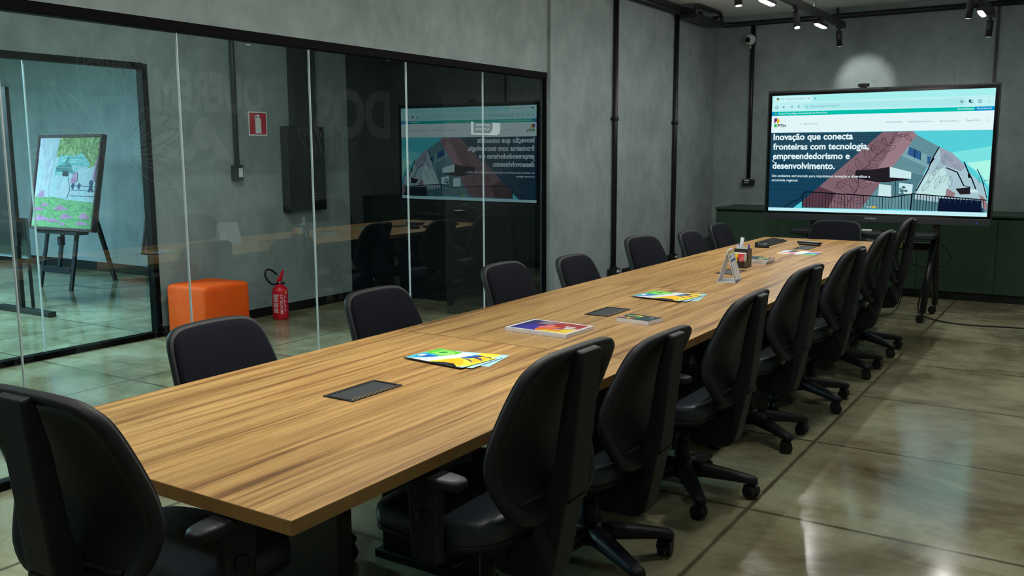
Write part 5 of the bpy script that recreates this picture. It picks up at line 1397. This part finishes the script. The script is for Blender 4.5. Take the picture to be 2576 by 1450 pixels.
MB().tube([(0, 0, 0), (0, 0, CZ - 2.6)], .012, 8).build('rod', M_BLACKFRAME, rl)

# ================================================================== GALLERY
def gallery_fill_lamp(x, y, watt, label):  # out of view, added in place of the gallery's bluish daylight
    q = thing('gallery_fill_lamp', label, 'lamp', (x, y, CZ - .2), 0, 'added gallery fill panels')
    MB().box(-.62, .62, -.32, .32, -.05, 0).tube([(-.4, 0, 0), (-.4, 0, .2)], .006, 8).tube([(.4, 0, 0), (.4, 0, .2)], .006, 8).build('housing', M_WHITEPL, q, .004)
    MB().box(-.6, .6, -.3, .3, -.058, -.0505).build('diffuser', emit('gallery fill diffuser', (190, 235, 255), 3), q)
    area('fill_light', (0, 0, -.07), (0, 0, 0), 1.1, .55, watt, GALLERY_COL, q)
gallery_fill_lamp(-6.3, 1.2, GALLERY_WATT, 'unseen ceiling panel added for daylight in the gallery, nearest to its window')
gallery_fill_lamp(-8.9, 1.5, GALLERY_WATT, 'unseen ceiling panel added for daylight deep in the gallery')

M_EASEL = plain('dark blue grey easel wood', (30, 36, 46), .5, 0, .4, .2, 30)
M_PFRAME = plain('weathered picture frame', (96, 72, 76), .6, 0, .3, .3, 40)
def painted(name, stops, scale, dist=1.5, st=(1, 1, 1)):
    m, nt, b = new_mat(name)
    mp = coords(nt, st)
    n = noise(nt, mp, scale, 6, .65, dist)
    r = ramp(nt, [(p, lin(c)) for p, c in stops])
    nt.links.new(n.outputs['Fac'], r.inputs['Fac'])
    nt.links.new(r.outputs[0], b.inputs['Base Color'])
    b.inputs['Roughness'].default_value = .6
    return m
P_LAWN = painted('painted lawn', [(.3, (96, 150, 100)), (.48, (132, 192, 134)), (.6, (164, 214, 158)), (.7, (112, 164, 108))], 16, .4, (1, 1, 2.2))
P_TREE = painted('painted tree crown', [(.3, (70, 98, 62)), (.43, (128, 148, 90)), (.53, (158, 186, 116)), (.66, (210, 222, 180))], 22, .3)
P_TRUNK = painted('painted trunk', [(.3, (168, 186, 222)), (.5, (226, 232, 244)), (.62, (200, 190, 228)), (.75, (186, 222, 230))], 6, .6, (1, 1, .35))
P_HAZE = painted('painted haze', [(.3, (130, 196, 222)), (.45, (214, 236, 244)), (.6, (206, 208, 232)), (.72, (236, 244, 246))], 20, .3, (1, 1, 1.6))
P_PINK = painted('painted flower bed', [(.35, (206, 120, 176)), (.6, (220, 176, 220))], 20, .3)
P_AQUA = painted('painted awning', [(.42, (100, 186, 200)), (.58, (182, 232, 232))], 14, .3, (.5, 1, 4))
P_BLUE = plain('painted blue figure', (50, 90, 140), .6)
P_INK = plain('painted dark hat', (40, 60, 80), .6)
P_REDDY = painted('dark red canvas', [(.3, (60, 28, 34)), (.6, (110, 60, 70))], 8)
def easel(x, y, rz, label, art, bottom=.69, w=1.17, h=1.08, lean=.21):
    e = thing('easel', label, 'easel', (x, y, 0), rz, 'easels in the gallery')
    for s in (-1, 1):
        MB().bar((s * .305, 0, 0), (s * .27, .34, 1.70), .05, .03).build('front_leg', M_EASEL, e, .004)
    MB().bar((0, .05, .19), (0, .34, 1.72), .06, .025).build('mast', M_EASEL, e, .004)
    MB().bar((.0, .34, 1.62), (-.05, .80, 0), .055, .035).build('rear_leg', M_EASEL, e, .004)
    MB().bar((-.28, .035, .22), (.28, .035, .22), .03, .07).build('cross_bar', M_EASEL, e, .004)
    MB().box(-.26, .52, -.02, .13, bottom - .045, bottom - .004).build('tray', M_EASEL, e, .004)
    MB().box(-.03, .03, .08, .14, .50, .60).build('clamp', M_EASEL, e, .004)
    return e
def painting(x, y, rz, label, w, h, z0, lean, art, framecol):
    p = thing('painting', label, 'painting', (x, y, z0), rz, 'paintings in the gallery')
    T = Matrix.Rotation(-math.atan2(lean, h), 4, 'X')
    fr = MB()
    for (a0, a1, b0, b1) in ((-w / 2, -w / 2 + .03, 0, h), (w / 2 - .03, w / 2, 0, h), (-w / 2 + .03, w / 2 - .03, 0, .03), (-w / 2 + .03, w / 2 - .03, h - .03, h)):
        fr.box(a0, a1, -.03, .035, b0, b1)
    fr.xform(T).build('frame', framecol, p, .002)
    cv = MB().box(-w / 2 + .03, w / 2 - .03, -.012, .02, .03, h - .03, 0)
    mats = art(cv, w, h)
    cv.xform(T).build('canvas', mats, p, fix=False)
    return p
def art_park(cv, w, h):
    mats = [P_HAZE, P_LAWN, P_TREE, P_TRUNK, P_PINK, P_AQUA, P_BLUE, P_INK]
    l = [0]
    W2, H2 = w - .06, h - .06
    def P(mi, pts):
        l[0] += 1
        cv.poly([(-w / 2 + .03 + u * W2, -.0125 - .0003 * l[0], .03 + v_ * H2) for u, v_ in pts], mi)
    P(2, [(.30, .78), (.34, 1), (1, 1), (1, .70), (.85, .66), (.62, .80), (.45, .79)])
    P(1, [(0, 0), (1, 0), (1, .285), (.75, .30), (.5, .315), (.3, .34), (.1, .335), (0, .33)])
    P(5, [(.36, .80), (.50, .80), (.58, .79), (.55, .70), (.45, .70), (.32, .68), (.30, .62), (.55, .66), (.7, .66), (.62, .60), (.30, .58)])
    P(5, [(.50, .73), (.60, .79), (.72, .83), (.82, .75), (.88, .68), (.74, .67), (.60, .68)])
    P(3, [(0, .33), (.02, .38), (.10, .70), (0, .75), (0, 1), (.32, 1), (.29, .8), (.24, .55), (.22, .40), (.25, .335), (.15, .33)])
    P(4, [(.02, .335), (.10, .39), (.15, .42), (.17, .335)])
    for (u, v_, a, b2) in [(.20, .25, .09, .02), (.47, .22, .13, .028), (.57, .13, .12, .03), (.86, .14, .10, .035), (.10, .20, .12, .022), (.15, .10, .17, .035), (.36, .08, .12, .025), (.52, .045, .06, .018), (.84, .06, .12, .02)]:
        P(4, [(u - a, v_ - b2 * .6), (u - a * .4, v_ - b2), (u + a * .5, v_ - b2 * .8), (u + a, v_ - b2 * .5), (u + a * .3, v_ + b2 * .5), (u - a * .3, v_ + b2)])
    P(7, [(.44, .57), (.53, .57), (.53, .625), (.44, .63)])
    P(3, [(.38, .33), (.40, .50), (.46, .57), (.54, .56), (.58, .42), (.55, .33)])
    P(4, [(.58, .50), (.62, .60), (.68, .62), (.69, .52), (.62, .48)])
    for u in (.60, .70): P(6, [(u, .46), (u + .02, .50), (u + .05, .48), (u + .03, .42)])
    P(6, [(.88, .40), (.90, .47), (.885, .50), (.90, .53), (.93, .53), (.945, .50), (.93, .47), (.955, .40), (.935, .40), (.92, .45), (.905, .40)])
    for v_ in (.42, .47, .36): P(6, [(.60, v_), (1, v_ - .004), (1, v_ - .009), (.60, v_ - .005)])
    P(4, [(.93, .52), (.95, .70), (.99, .78), (1, .78), (.97, .66), (.97, .52)])
    return mats
easel(-7.475, 4.62, math.radians(0), 'dark easel in the gallery holding the bright park painting', None)
painting(-7.24, 4.60, math.radians(3), 'bright painting of a park with pink tree trunk on an easel in the gallery', 1.15, 1.09, .69, .22, art_park, M_PFRAME)
def art_dark(cv, w, h): return [P_REDDY]
painting(-5.72, 4.94, math.radians(-2), 'dark red framed canvas leaning in the gallery behind the window edge', 1.15, 1.0, .43, .20, art_dark, plain('dark frame', (60, 48, 50), .5))
easel(-5.85, 4.96, math.radians(0), 'easel behind the dark red canvas in the gallery', None, bottom=.43)
tag(MB().box(-7.50, -7.38, 5.875, 5.90, .29, .36).build('wall_socket', M_BLACKPL, None, .003), 'small black wall socket low on the gallery wall', 'socket')
db = thing('display_board', 'tall black display board on a T-shaped floor stand in the gallery', 'display board', (-6.25, 3.54, 0))
MB().box(-1.15, .05, -.02, .02, .66, 2.18).build('board', M_BLACKFRAME, db, .003)
MB().box(-.02, .03, -.02, .02, .05, .66).build('post', M_BLACKFRAME, db)
MB().box(-.40, .52, -.04, .04, 0, .05).build('foot', M_BLACKFRAME, db, .004)
pb = thing('display_board', 'pale grey panel on low stand just behind the black display board', 'display board', (-6.37, 3.66, 0))
MB().box(-.9, .12, -.015, .015, .52, .92).build('board', plain('pale grey panel', (120, 130, 136), .5), pb, .003)
MB().bar((.06, .02, .52), (.02, .05, 0), .03, .03).build('leg', M_BLACKFRAME, pb); MB().bar((-.7, 0, .52), (-.7, .05, 0), .04, .03).build('leg', M_BLACKFRAME, pb)

# ================================================================== ROOM SIGN STUCK ON THE GLASS
M_DECAL = plain('frosted white decal', (190, 215, 220), .5)
dc = thing('room_sign', 'white decal sign reading LABORATORIO AUDIOVISUAL on the glass', 'sign', (GX + .0052, 4.60, 1.68))
g = MB()
o0 = [(0, .10), (0, 0), (.36, 0), (.395, .012), (.412, .045), (.412, .10), (.30, .10), (.30, .06), (.275, .022), (.245, .013), (.03, .013), (.03, .10)]
g.prism(o0, 0, .0012, 'X')
for s, z in (('LABORATÓRIO', .070), ('AUDIOVISUAL', .038)):
    v, f = text_shape(s, .21, .017, .02); g.add([(.0011, .055 + x, z + q) for x, q in v], f)
g.build('decal', M_DECAL, dc, fix=False)

# ================================================================== ON THE TABLE
def col(name, rgb, rough=.35): return plain(name, rgb, rough, 0, .5, .03, 40)
C_GRN, C_LGRN, C_DGRN = col('print green', (90, 200, 50)), col('print light green', (150, 226, 110)), col('print deep green', (20, 140, 60))
C_CYAN, C_BLUE, C_NAVY = col('print cyan', (50, 190, 215)), col('print blue', (20, 110, 190)), col('print navy', (42, 44, 110))
C_YEL, C_AMB, C_ORG = col('print yellow', (255, 224, 60)), col('print amber', (255, 190, 10)), col('print orange', (236, 120, 40))
C_WHT, C_BLK, C_PALE = col('print white', (236, 236, 244)), col('print black', (16, 22, 24)), col('print pale blue', (176, 226, 236))
C_RED, C_PUR, C_VIO = col('print red', (170, 44, 46)), col('print purple', (88, 36, 90)), col('print violet', (60, 50, 170))
C_PINK, C_TEAL, C_LAV = col('print pink', (236, 120, 130)), col('print dark teal', (18, 54, 64)), col('print lavender', (150, 110, 190))
PRINTS = [C_WHT, C_GRN, C_LGRN, C_DGRN, C_CYAN, C_BLUE, C_NAVY, C_YEL, C_AMB, C_ORG, C_BLK, C_PALE, C_RED, C_PUR, C_VIO, C_PINK, C_TEAL, C_LAV]
PI_ = {k: i for i, k in enumerate('white green lgreen dgreen cyan blue navy yellow amber orange black pale red purple violet pink teal lav'.split())}
def sheet(name, label, cat, group, x, y, z, rot, w, h, t, art, edge='white', base='white', parts=None):
    """thin printed block; art = list of (colour, [(u, v) ...]) with u along w and v along h."""
    m = MB().box(-w / 2, w / 2, -h / 2, h / 2, 0, t, PI_[edge])
    m.poly([(-w / 2, -h / 2, t + .0002), (w / 2, -h / 2, t + .0002), (w / 2, h / 2, t + .0002), (-w / 2, h / 2, t + .0002)], PI_[base])
    for i, (c, pts) in enumerate(art):
        m.poly([(-w / 2 + u * w, -h / 2 + v_ * h, t + .0004 + .00003 * i) for u, v_ in pts], PI_[c])
    o = m.build(name, PRINTS, None, 0, 2, (x, y, z), math.radians(rot), fix=False)
    return tag(o, label, cat, group)
random.seed(5)
def R4(u0, u1, v0, v1): return [(u0, v0), (u1, v0), (u1, v1), (u0, v1)]
LEAFLET = [('black', [(0, 0), (1, 0), (1, .05), (0, .05)]),
  ('cyan', [(0, .06), (0, .60), (.12, .62), (.35, .5), (.28, .30), (.12, .1)]), ('blue', [(.06, .2), (.04, .5), (.2, .5), (.34, .5), (.22, .28)]),
  ('white', [(.05, .28), (.05, .45), (.12, .48), (.13, .3)]),
  ('green', [(0, .58), (0, 1), (.44, 1), (.47, .82), (.35, .50), (.18, .56)]), ('lgreen', [(.10, .62), (.12, .95), (.35, .9), (.42, .76), (.30, .56)]), ('dgreen', [(.14, .72), (.20, .88), (.28, .80), (.22, .70)]),
  ('orange', [(.08, .06), (.28, .32), (.36, .5), (.46, .6), (.40, .1)]),
  ('white', [(.10, .06), (.24, .26), (.34, .5), (.44, .8), (.42, 1), (.68, 1), (.64, .74), (.55, .5), (.50, .2), (.44, .06)]),
  ('blue', [(.60, .62), (.66, 1), (.74, 1), (.72, .74), (.66, .6)]), ('navy', [(.62, .55), (.70, .72), (.74, 1), (.80, 1), (.77, .72)]),
  ('yellow', [(.40, .06), (.50, .40), (.60, .62), (.70, .64), (.78, .8), (.80, 1), (1, 1), (1, .05), (.6, .06)]),
  ('amber', [(.50, .18), (.54, .42), (.62, .56), (.72, .52), (.86, .30), (.90, .16)]), ('amber', [(.80, .55), (.82, .92), (.95, .9), (.93, .5)]),
  ('navy', [(.60, .60), (.78, .56), (.95, .42), (.78, .62)]), ('navy', [(.70, .78), (.84, .74), (.98, .64), (.84, .82)]), ('navy', [(.76, .97), (.92, .93), (.99, .88), (.9, 1)]),
  ('black', [(.44, .05), (.60, .18), (.76, .20), (.90, .05)]), ('navy', [(.60, .08), (.66, .15), (.72, .14), (.70, .07)]), ('pale', [(.90, .05), (1, .05), (1, .22), (.96, .16)])] \
  + [('navy', [(.26 + .035 * k, .22 + .08 * k), (.265 + .035 * k, .22 + .08 * k), (.36 + .035 * k, .10 + .10 * k), (.355 + .035 * k, .10 + .10 * k)]) for k in range(7)]
PEEK = [('teal', R4(.55, .88, 0, .4)), ('pale', R4(.88, 1, 0, 1)), ('yellow', R4(.6, .88, .55, 1)), ('blue', R4(.86, .88, 0, .5))]
def leaflets(x, y, rot, where, h=.205):
    g = 'colourful leaflets on the table'
    sheet('leaflet', 'bottom leaflet of the fanned stack ' + where, 'leaflet', g, x + .035, y + .045, TZ + .0005, rot + 17, .297, h, .0010, PEEK, 'pale', 'pale')
    sheet('leaflet', 'middle leaflet of the fanned stack ' + where, 'leaflet', g, x + .018, y + .015, TZ + .0028, rot + 6, .297, h, .0010, PEEK, 'black', 'pale')
    sheet('leaflet', 'top bright green and yellow leaflet of the fanned stack ' + where, 'leaflet', g, x, y, TZ + .0051, rot, .297, h, .0010, LEAFLET, 'black', 'white')
leaflets(.560, 1.440, -6, 'on the nearest tabletop')
leaflets(.655, 3.305, -7, 'on the second tabletop', .26)
MAG = [('white', R4(0, 1, 0, 1)), ('navy', R4(.05, .30, .06, .94)), ('violet', [(.12, .06), (.30, .94), (.42, .94), (.52, .45), (.50, .06)]), ('purple', [(.22, .55), (.20, .94), (.55, .94), (.62, .6), (.45, .5)]),
  ('red', [(.36, .40), (.46, .94), (.95, .94), (.95, .60), (.70, .52), (.52, .30)]), ('orange', [(.40, .20), (.44, .46), (.60, .56), (.70, .52), (.62, .2), (.48, .06)]),
  ('pink', [(.38, .34), (.44, .62), (.54, .66), (.56, .44), (.46, .26)]), ('red', [(.60, .36), (.70, .52), (.95, .62), (.95, .5), (.8, .40)]),
  ('yellow', [(.48, .06), (.62, .24), (.78, .38), (.95, .44), (.95, .06)]), ('orange', [(.58, .16), (.66, .30), (.80, .36), (.78, .2)]), ('amber', [(.80, .40), (.95, .56), (.95, .40)])] \
  + [('white', R4(.24 + .02 * (k % 2), .52 - .03 * ((k * 3) % 4), .66 + .05 * k, .675 + .05 * k)) for k in range(5)] \
  + [('white', R4(.74, .92, .46, .56)), ('white', R4(.70, .86, .60, .68))]
sheet('magazine', 'white-bordered magazine with purple and red cover on the table', 'magazine', None, .588, 2.150, TZ + .0004, -2.5, .322, .236, .016, MAG)
def disc(u, v_, r, a0=0, a1=2 * PI, asp=1.0): return [(u + r * math.cos(a0 + (a1 - a0) * k / 14), v_ + r * asp * math.sin(a0 + (a1 - a0) * k / 14)) for k in range(15)]
NOTE = [('teal', R4(0, 1, 0, 1)), ('green', disc(.14, .62, .10, 0, PI, 1.4)), ('pink', disc(.08, .25, .09, 0, 2 * PI, 1.4)), ('yellow', disc(.18, .32, .12, -.5, 2.0, 1.5)),
  ('purple', disc(.30, .45, .11, 0, 2 * PI, 1.5)), ('yellow', disc(.38, .66, .14, .2, 3.4, 1.3)), ('amber', disc(.34, .26, .13, 3.2, 6.2, 1.4)), ('dgreen', disc(.48, .40, .08, 0, 2 * PI, 1.4)), ('green', disc(.50, .58, .06, 1, 4, 1.4)),
  ('white', R4(.78, .86, .62, .68)), ('yellow', R4(.79, .83, .70, .76))]
sheet('notebook', 'dark green notebook with coloured shapes lying alone before the cable box', 'notebook', 'notebooks', .840, 2.556, TZ + .0004, -9, .176, .122, .018, NOTE, 'white', 'teal')
NOTE2 = [(c, [(1 - u, 1 - v_) for u, v_ in p]) for c, p in NOTE]
for k, nm in enumerate(('lowest', 'middle', 'topmost')):
    sheet('notebook', nm + ' notebook of the small stack behind the pen holder', 'notebook', 'notebooks', .578 + .004 * k, 5.16 - .003 * k, TZ + .0004 + .0098 * k, -2 + 1.5 * k, .165, .185, .0092, NOTE2, 'white', 'teal')
FLY = [('white', R4(0, 1, 0, 1)), ('yellow', R4(0, .1, 0, .3)), ('orange', [(.06, .15), (.42, .2), (.44, .45), (.08, .4)]), ('pale', [(0, .45), (.04, 1), (.2, 1), (.12, .5)]), ('teal', [(.16, .5), (.2, 1), (.42, 1), (.36, .55)]), ('amber', [(.30, .45), (.5, .62), (.52, .85), (.42, .8)]),
  ('lav', [(.3, 0), (.44, 0), (.46, .22), (.34, .2)]), ('pink', [(.66, .72), (.68, 1), (1, 1), (1, .78)]), ('blue', [(.6, .3), (.72, .62), (1, .70), (1, .32), (.75, .3)]), ('green', [(.58, 0), (.66, .26), (.8, .3), (1, .26), (1, 0)]), ('cyan', [(.74, .42), (.8, .58), (.92, .6), (.9, .4)])]
sheet('flyer', 'open colourful flyer lying flat near the far end of the table', 'flyer', None, .662, 5.905, TZ + .0004, 0, .300, .255, .0016, FLY)

# desk calendar: white tent open at the sides
cal = thing('desk_calendar', 'white tent-shaped desk calendar standing on the table', 'calendar', (.727, 4.10, TZ + .002), math.radians(10))
cs = MB()
A, B_, T_ = (-.055, 0), (.055, 0), (.002, .186)
def slab(p, q, w0, w1, th=.003, mi=0):
    d_ = Vector((q[0] - p[0], q[1] - p[1])).normalized(); n = Vector((-d_.y, d_.x)) * th / 2
    cs.prism([(p[0] + n.x, p[1] + n.y), (p[0] - n.x, p[1] - n.y), (q[0] - n.x, q[1] - n.y), (q[0] + n.x, q[1] + n.y)], w0, w1, 'Y', mi)
slab(A, T_, -.10, .10); slab(A, B_, -.10, .10); slab(B_, T_, -.10, .10)
cs.build('stand', M_WHITE, cal)
pg = MB()
def on_page(u, v_, k=1):
    p = Vector((.0575, .004)).lerp(Vector((.0045, .184)), v_)
    nrm = Vector((.957, .289)) * (.0018 + .0004 * k)
    return (p.x + nrm.x, -.098 + .196 * u, p.y + nrm.y)
def page(mi, u0, u1, v0, v1, k): pg.poly([on_page(u0, v0, k), on_page(u1, v0, k), on_page(u1, v1, k), on_page(u0, v1, k)], mi)
page(0, 0, 1, 0, 1, 1); page(1, 0, 1, .94, 1, 2); page(2, .10, .92, .66, .73, 2); page(2, .1, .25, .80, .86, 2); page(3, .7, .9, .84, .92, 2); page(2, 0, 1, -.0, .05, 2); page(0, .55, 1, 0.0, .04, 3)
for r_ in range(7):
    for c_ in range(6):
        page(4, .12 + .13 * c_, .18 + .13 * c_, .16 + .065 * r_, .185 + .065 * r_, 2)
pg.build('page', [M_WHITE, C_AMB, col('calendar blue', (40, 70, 150)), C_PALE, col('calendar grey', (216, 221, 230))], cal, fix=False)
rg = MB()
for k in range(12):
    y = -.085 + .0155 * k
    rg.lathe([(.006, y - .001), (.0075, y), (.006, y + .001)], 10, 0, (.002, 0, .189), 'Y')
rg.build('wire_binding', M_WHITEPL, cal)

# desk organiser with note block, pens and a white marker
org = thing('pen_holder', 'dark pen holder with a coloured note block in front', 'pen holder', (.562, 4.81, TZ + .0006), math.radians(-3))
M_ORG = plain('dark brown acrylic', (46, 40, 40), .25, 0, .5, .05)
o = MB()
o.box(-.050, .050, -.065, .065, 0, .004)
o.box(-.050, -.046, -.065, .065, 0, .045); o.box(.046, .050, -.065, .0, 0, .045); o.box(-.046, .046, -.065, -.061, 0, .045)
o.box(-.050, .050, -.004, .0, 0, .125); o.box(-.050, .050, .061, .065, 0, .125); o.box(-.050, -.046, 0, .061, 0, .125); o.box(.046, .050, 0, .061, 0, .125)
o.build('holder', M_ORG, org)
nb = MB().box(-.043, .043, -.058, -.008, .006, .100, 0)
def nf(mi, pts, k): nb.poly([(-.043 + u * .086, -.0582 - .0002 * k, .046 + v_ * .054) for u, v_ in pts], mi)
nf(1, R4(0, 1, -.6, 1), 0); nf(2, R4(.5, 1, -.6, 1), 1); nf(3, [(.5, -.1), (.85, -.3), (.6, -.5), (.4, -.5)], 2); nf(4, R4(.46, .54, -.4, .5), 3); nf(5, [(.2, .2), (.5, .8), (.5, .2), (.3, -.2)], 1.5); nf(6, [(.55, .1), (.95, .8), (1, .3), (.75, -.1)], 2)
tag(nb.build('note_block', [M_WHITE, C_YEL, col('print coral', (232, 80, 84)), C_LGRN, C_BLK, C_AMB, C_PINK], None, 0, 2, (.562, 4.81, TZ), math.radians(-3), fix=False), 'yellow and coral note block standing in the front of the pen holder', 'note block')
mk = thing('marker', 'thick white marker standing upright in the pen holder', 'marker', (.542, 4.84, TZ + .006), 0, 'pens in the holder')
MB().tube([(0, 0, 0), (.012, .008, .195)], .0125, 16).build('barrel', M_WHITEPL, mk)
MB().tube([(.0122, .0082, .195), (.0124, .0083, .199)], .009, 14).build('end_plug', M_BLACKPL, mk)
for k, (x, y, tx, ty) in enumerate(((.588, 4.852, .012, .004), (.598, 4.836, .010, -.006), (.555, 4.855, -.03, .01))):
    p = thing('pen', ('blue capped pen standing at the right side of the pen holder', 'second blue pen in front of the blue capped one in the pen holder', 'blue pen leaning to the left in the pen holder')[k], 'pen', (x, y, TZ + .006), 0, 'pens in the holder')
    MB().tube([(0, 0, 0), (tx * .8, ty * .8, .115)], .004, 10).build('barrel', M_WHITEPL, p)
    MB().tube([(tx * .75, ty * .75, .105), (tx, ty, .150)], [.0055, .0045], 10).build('cap', plain('blue pen cap', (52, 30, 190), .3), p)
sl = MB(); sl.bar((.530, 4.825, TZ + .02), (.555, 4.83, TZ + .142), .07, .001, 0, (0, 1, 0)); sl.bar((.548, 4.830, TZ + .02), (.568, 4.846, TZ + .136), .05, .001, 0, (0, 1, 0))
tag(sl.build('paper_slips', M_WHITE), 'loose white paper slips in the pen holder', 'paper')

# keyboard, mouse, remote
kb = thing('keyboard', 'black computer keyboard at the far left corner of the table', 'keyboard', (.235, 6.56, TZ + .0006), math.radians(90))
MB().prism([(-.07, 0), (.07, 0), (.07, .022), (.055, .024), (-.066, .012), (-.07, .008)], -.23, .23, 'X').build('case', M_BLACKPL2, kb, .003)
ky = MB()
for r_ in range(5):
    for c_ in range(15):
        x, y = -.215 + c_ * .0292, -.050 + r_ * .0215
        z = .0135 + (y + .066) * .099
        ky.box(x, x + .0245, y, y + .018, z - .002, z + .0045)
tag(ky.build('keys', M_BLACKPL, kb), None, None, None, 'stuff')
ms = thing('computer_mouse', 'black computer mouse in front of the keyboard', 'mouse', (.278, 6.17, TZ + .0006), math.radians(90))
rg_ = []
for k in range(9):
    t = k / 8
    s = math.sqrt(max(0, 1 - (t * .98) ** 2.6))
    rg_.append([(x * s, y * (.35 + .65 * s) - .004 * t, .001 + .036 * t + (.0 if y > 0 else 0)) for x, y in superell(.033, .060, 0, 28, 2.6)])
MB().rings(rg_).build('shell', M_BLACKPL2, ms)
MB().lathe([(0, -.003), (.008, -.003), (.008, .003), (0, .003)], 14, 0, (0, .028, .031), 'X').build('wheel', M_STEEL, ms)
rc = thing('remote_control', 'black handset with a pale stripe lying by the last cable box', 'remote control', (.570, 6.54, TZ + .0006), math.radians(-14))
MB().prism([(-.085, 0), (.085, 0), (.105, .022), (.105, .030), (-.105, .030), (-.105, .022)], -.024, .024, 'Y').build('body', M_BLACKPL2, rc, .003)
MB().box(-.093, .093, -.0248, -.0238, .012, .018).build('stripe', M_STEEL, rc)
bt = MB()
for k in range(12): bt.box(-.088 + .0145 * k, -.080 + .0145 * k, -.012, .012, .030, .0325)
bt.build('keys', M_WHITEPL, rc)
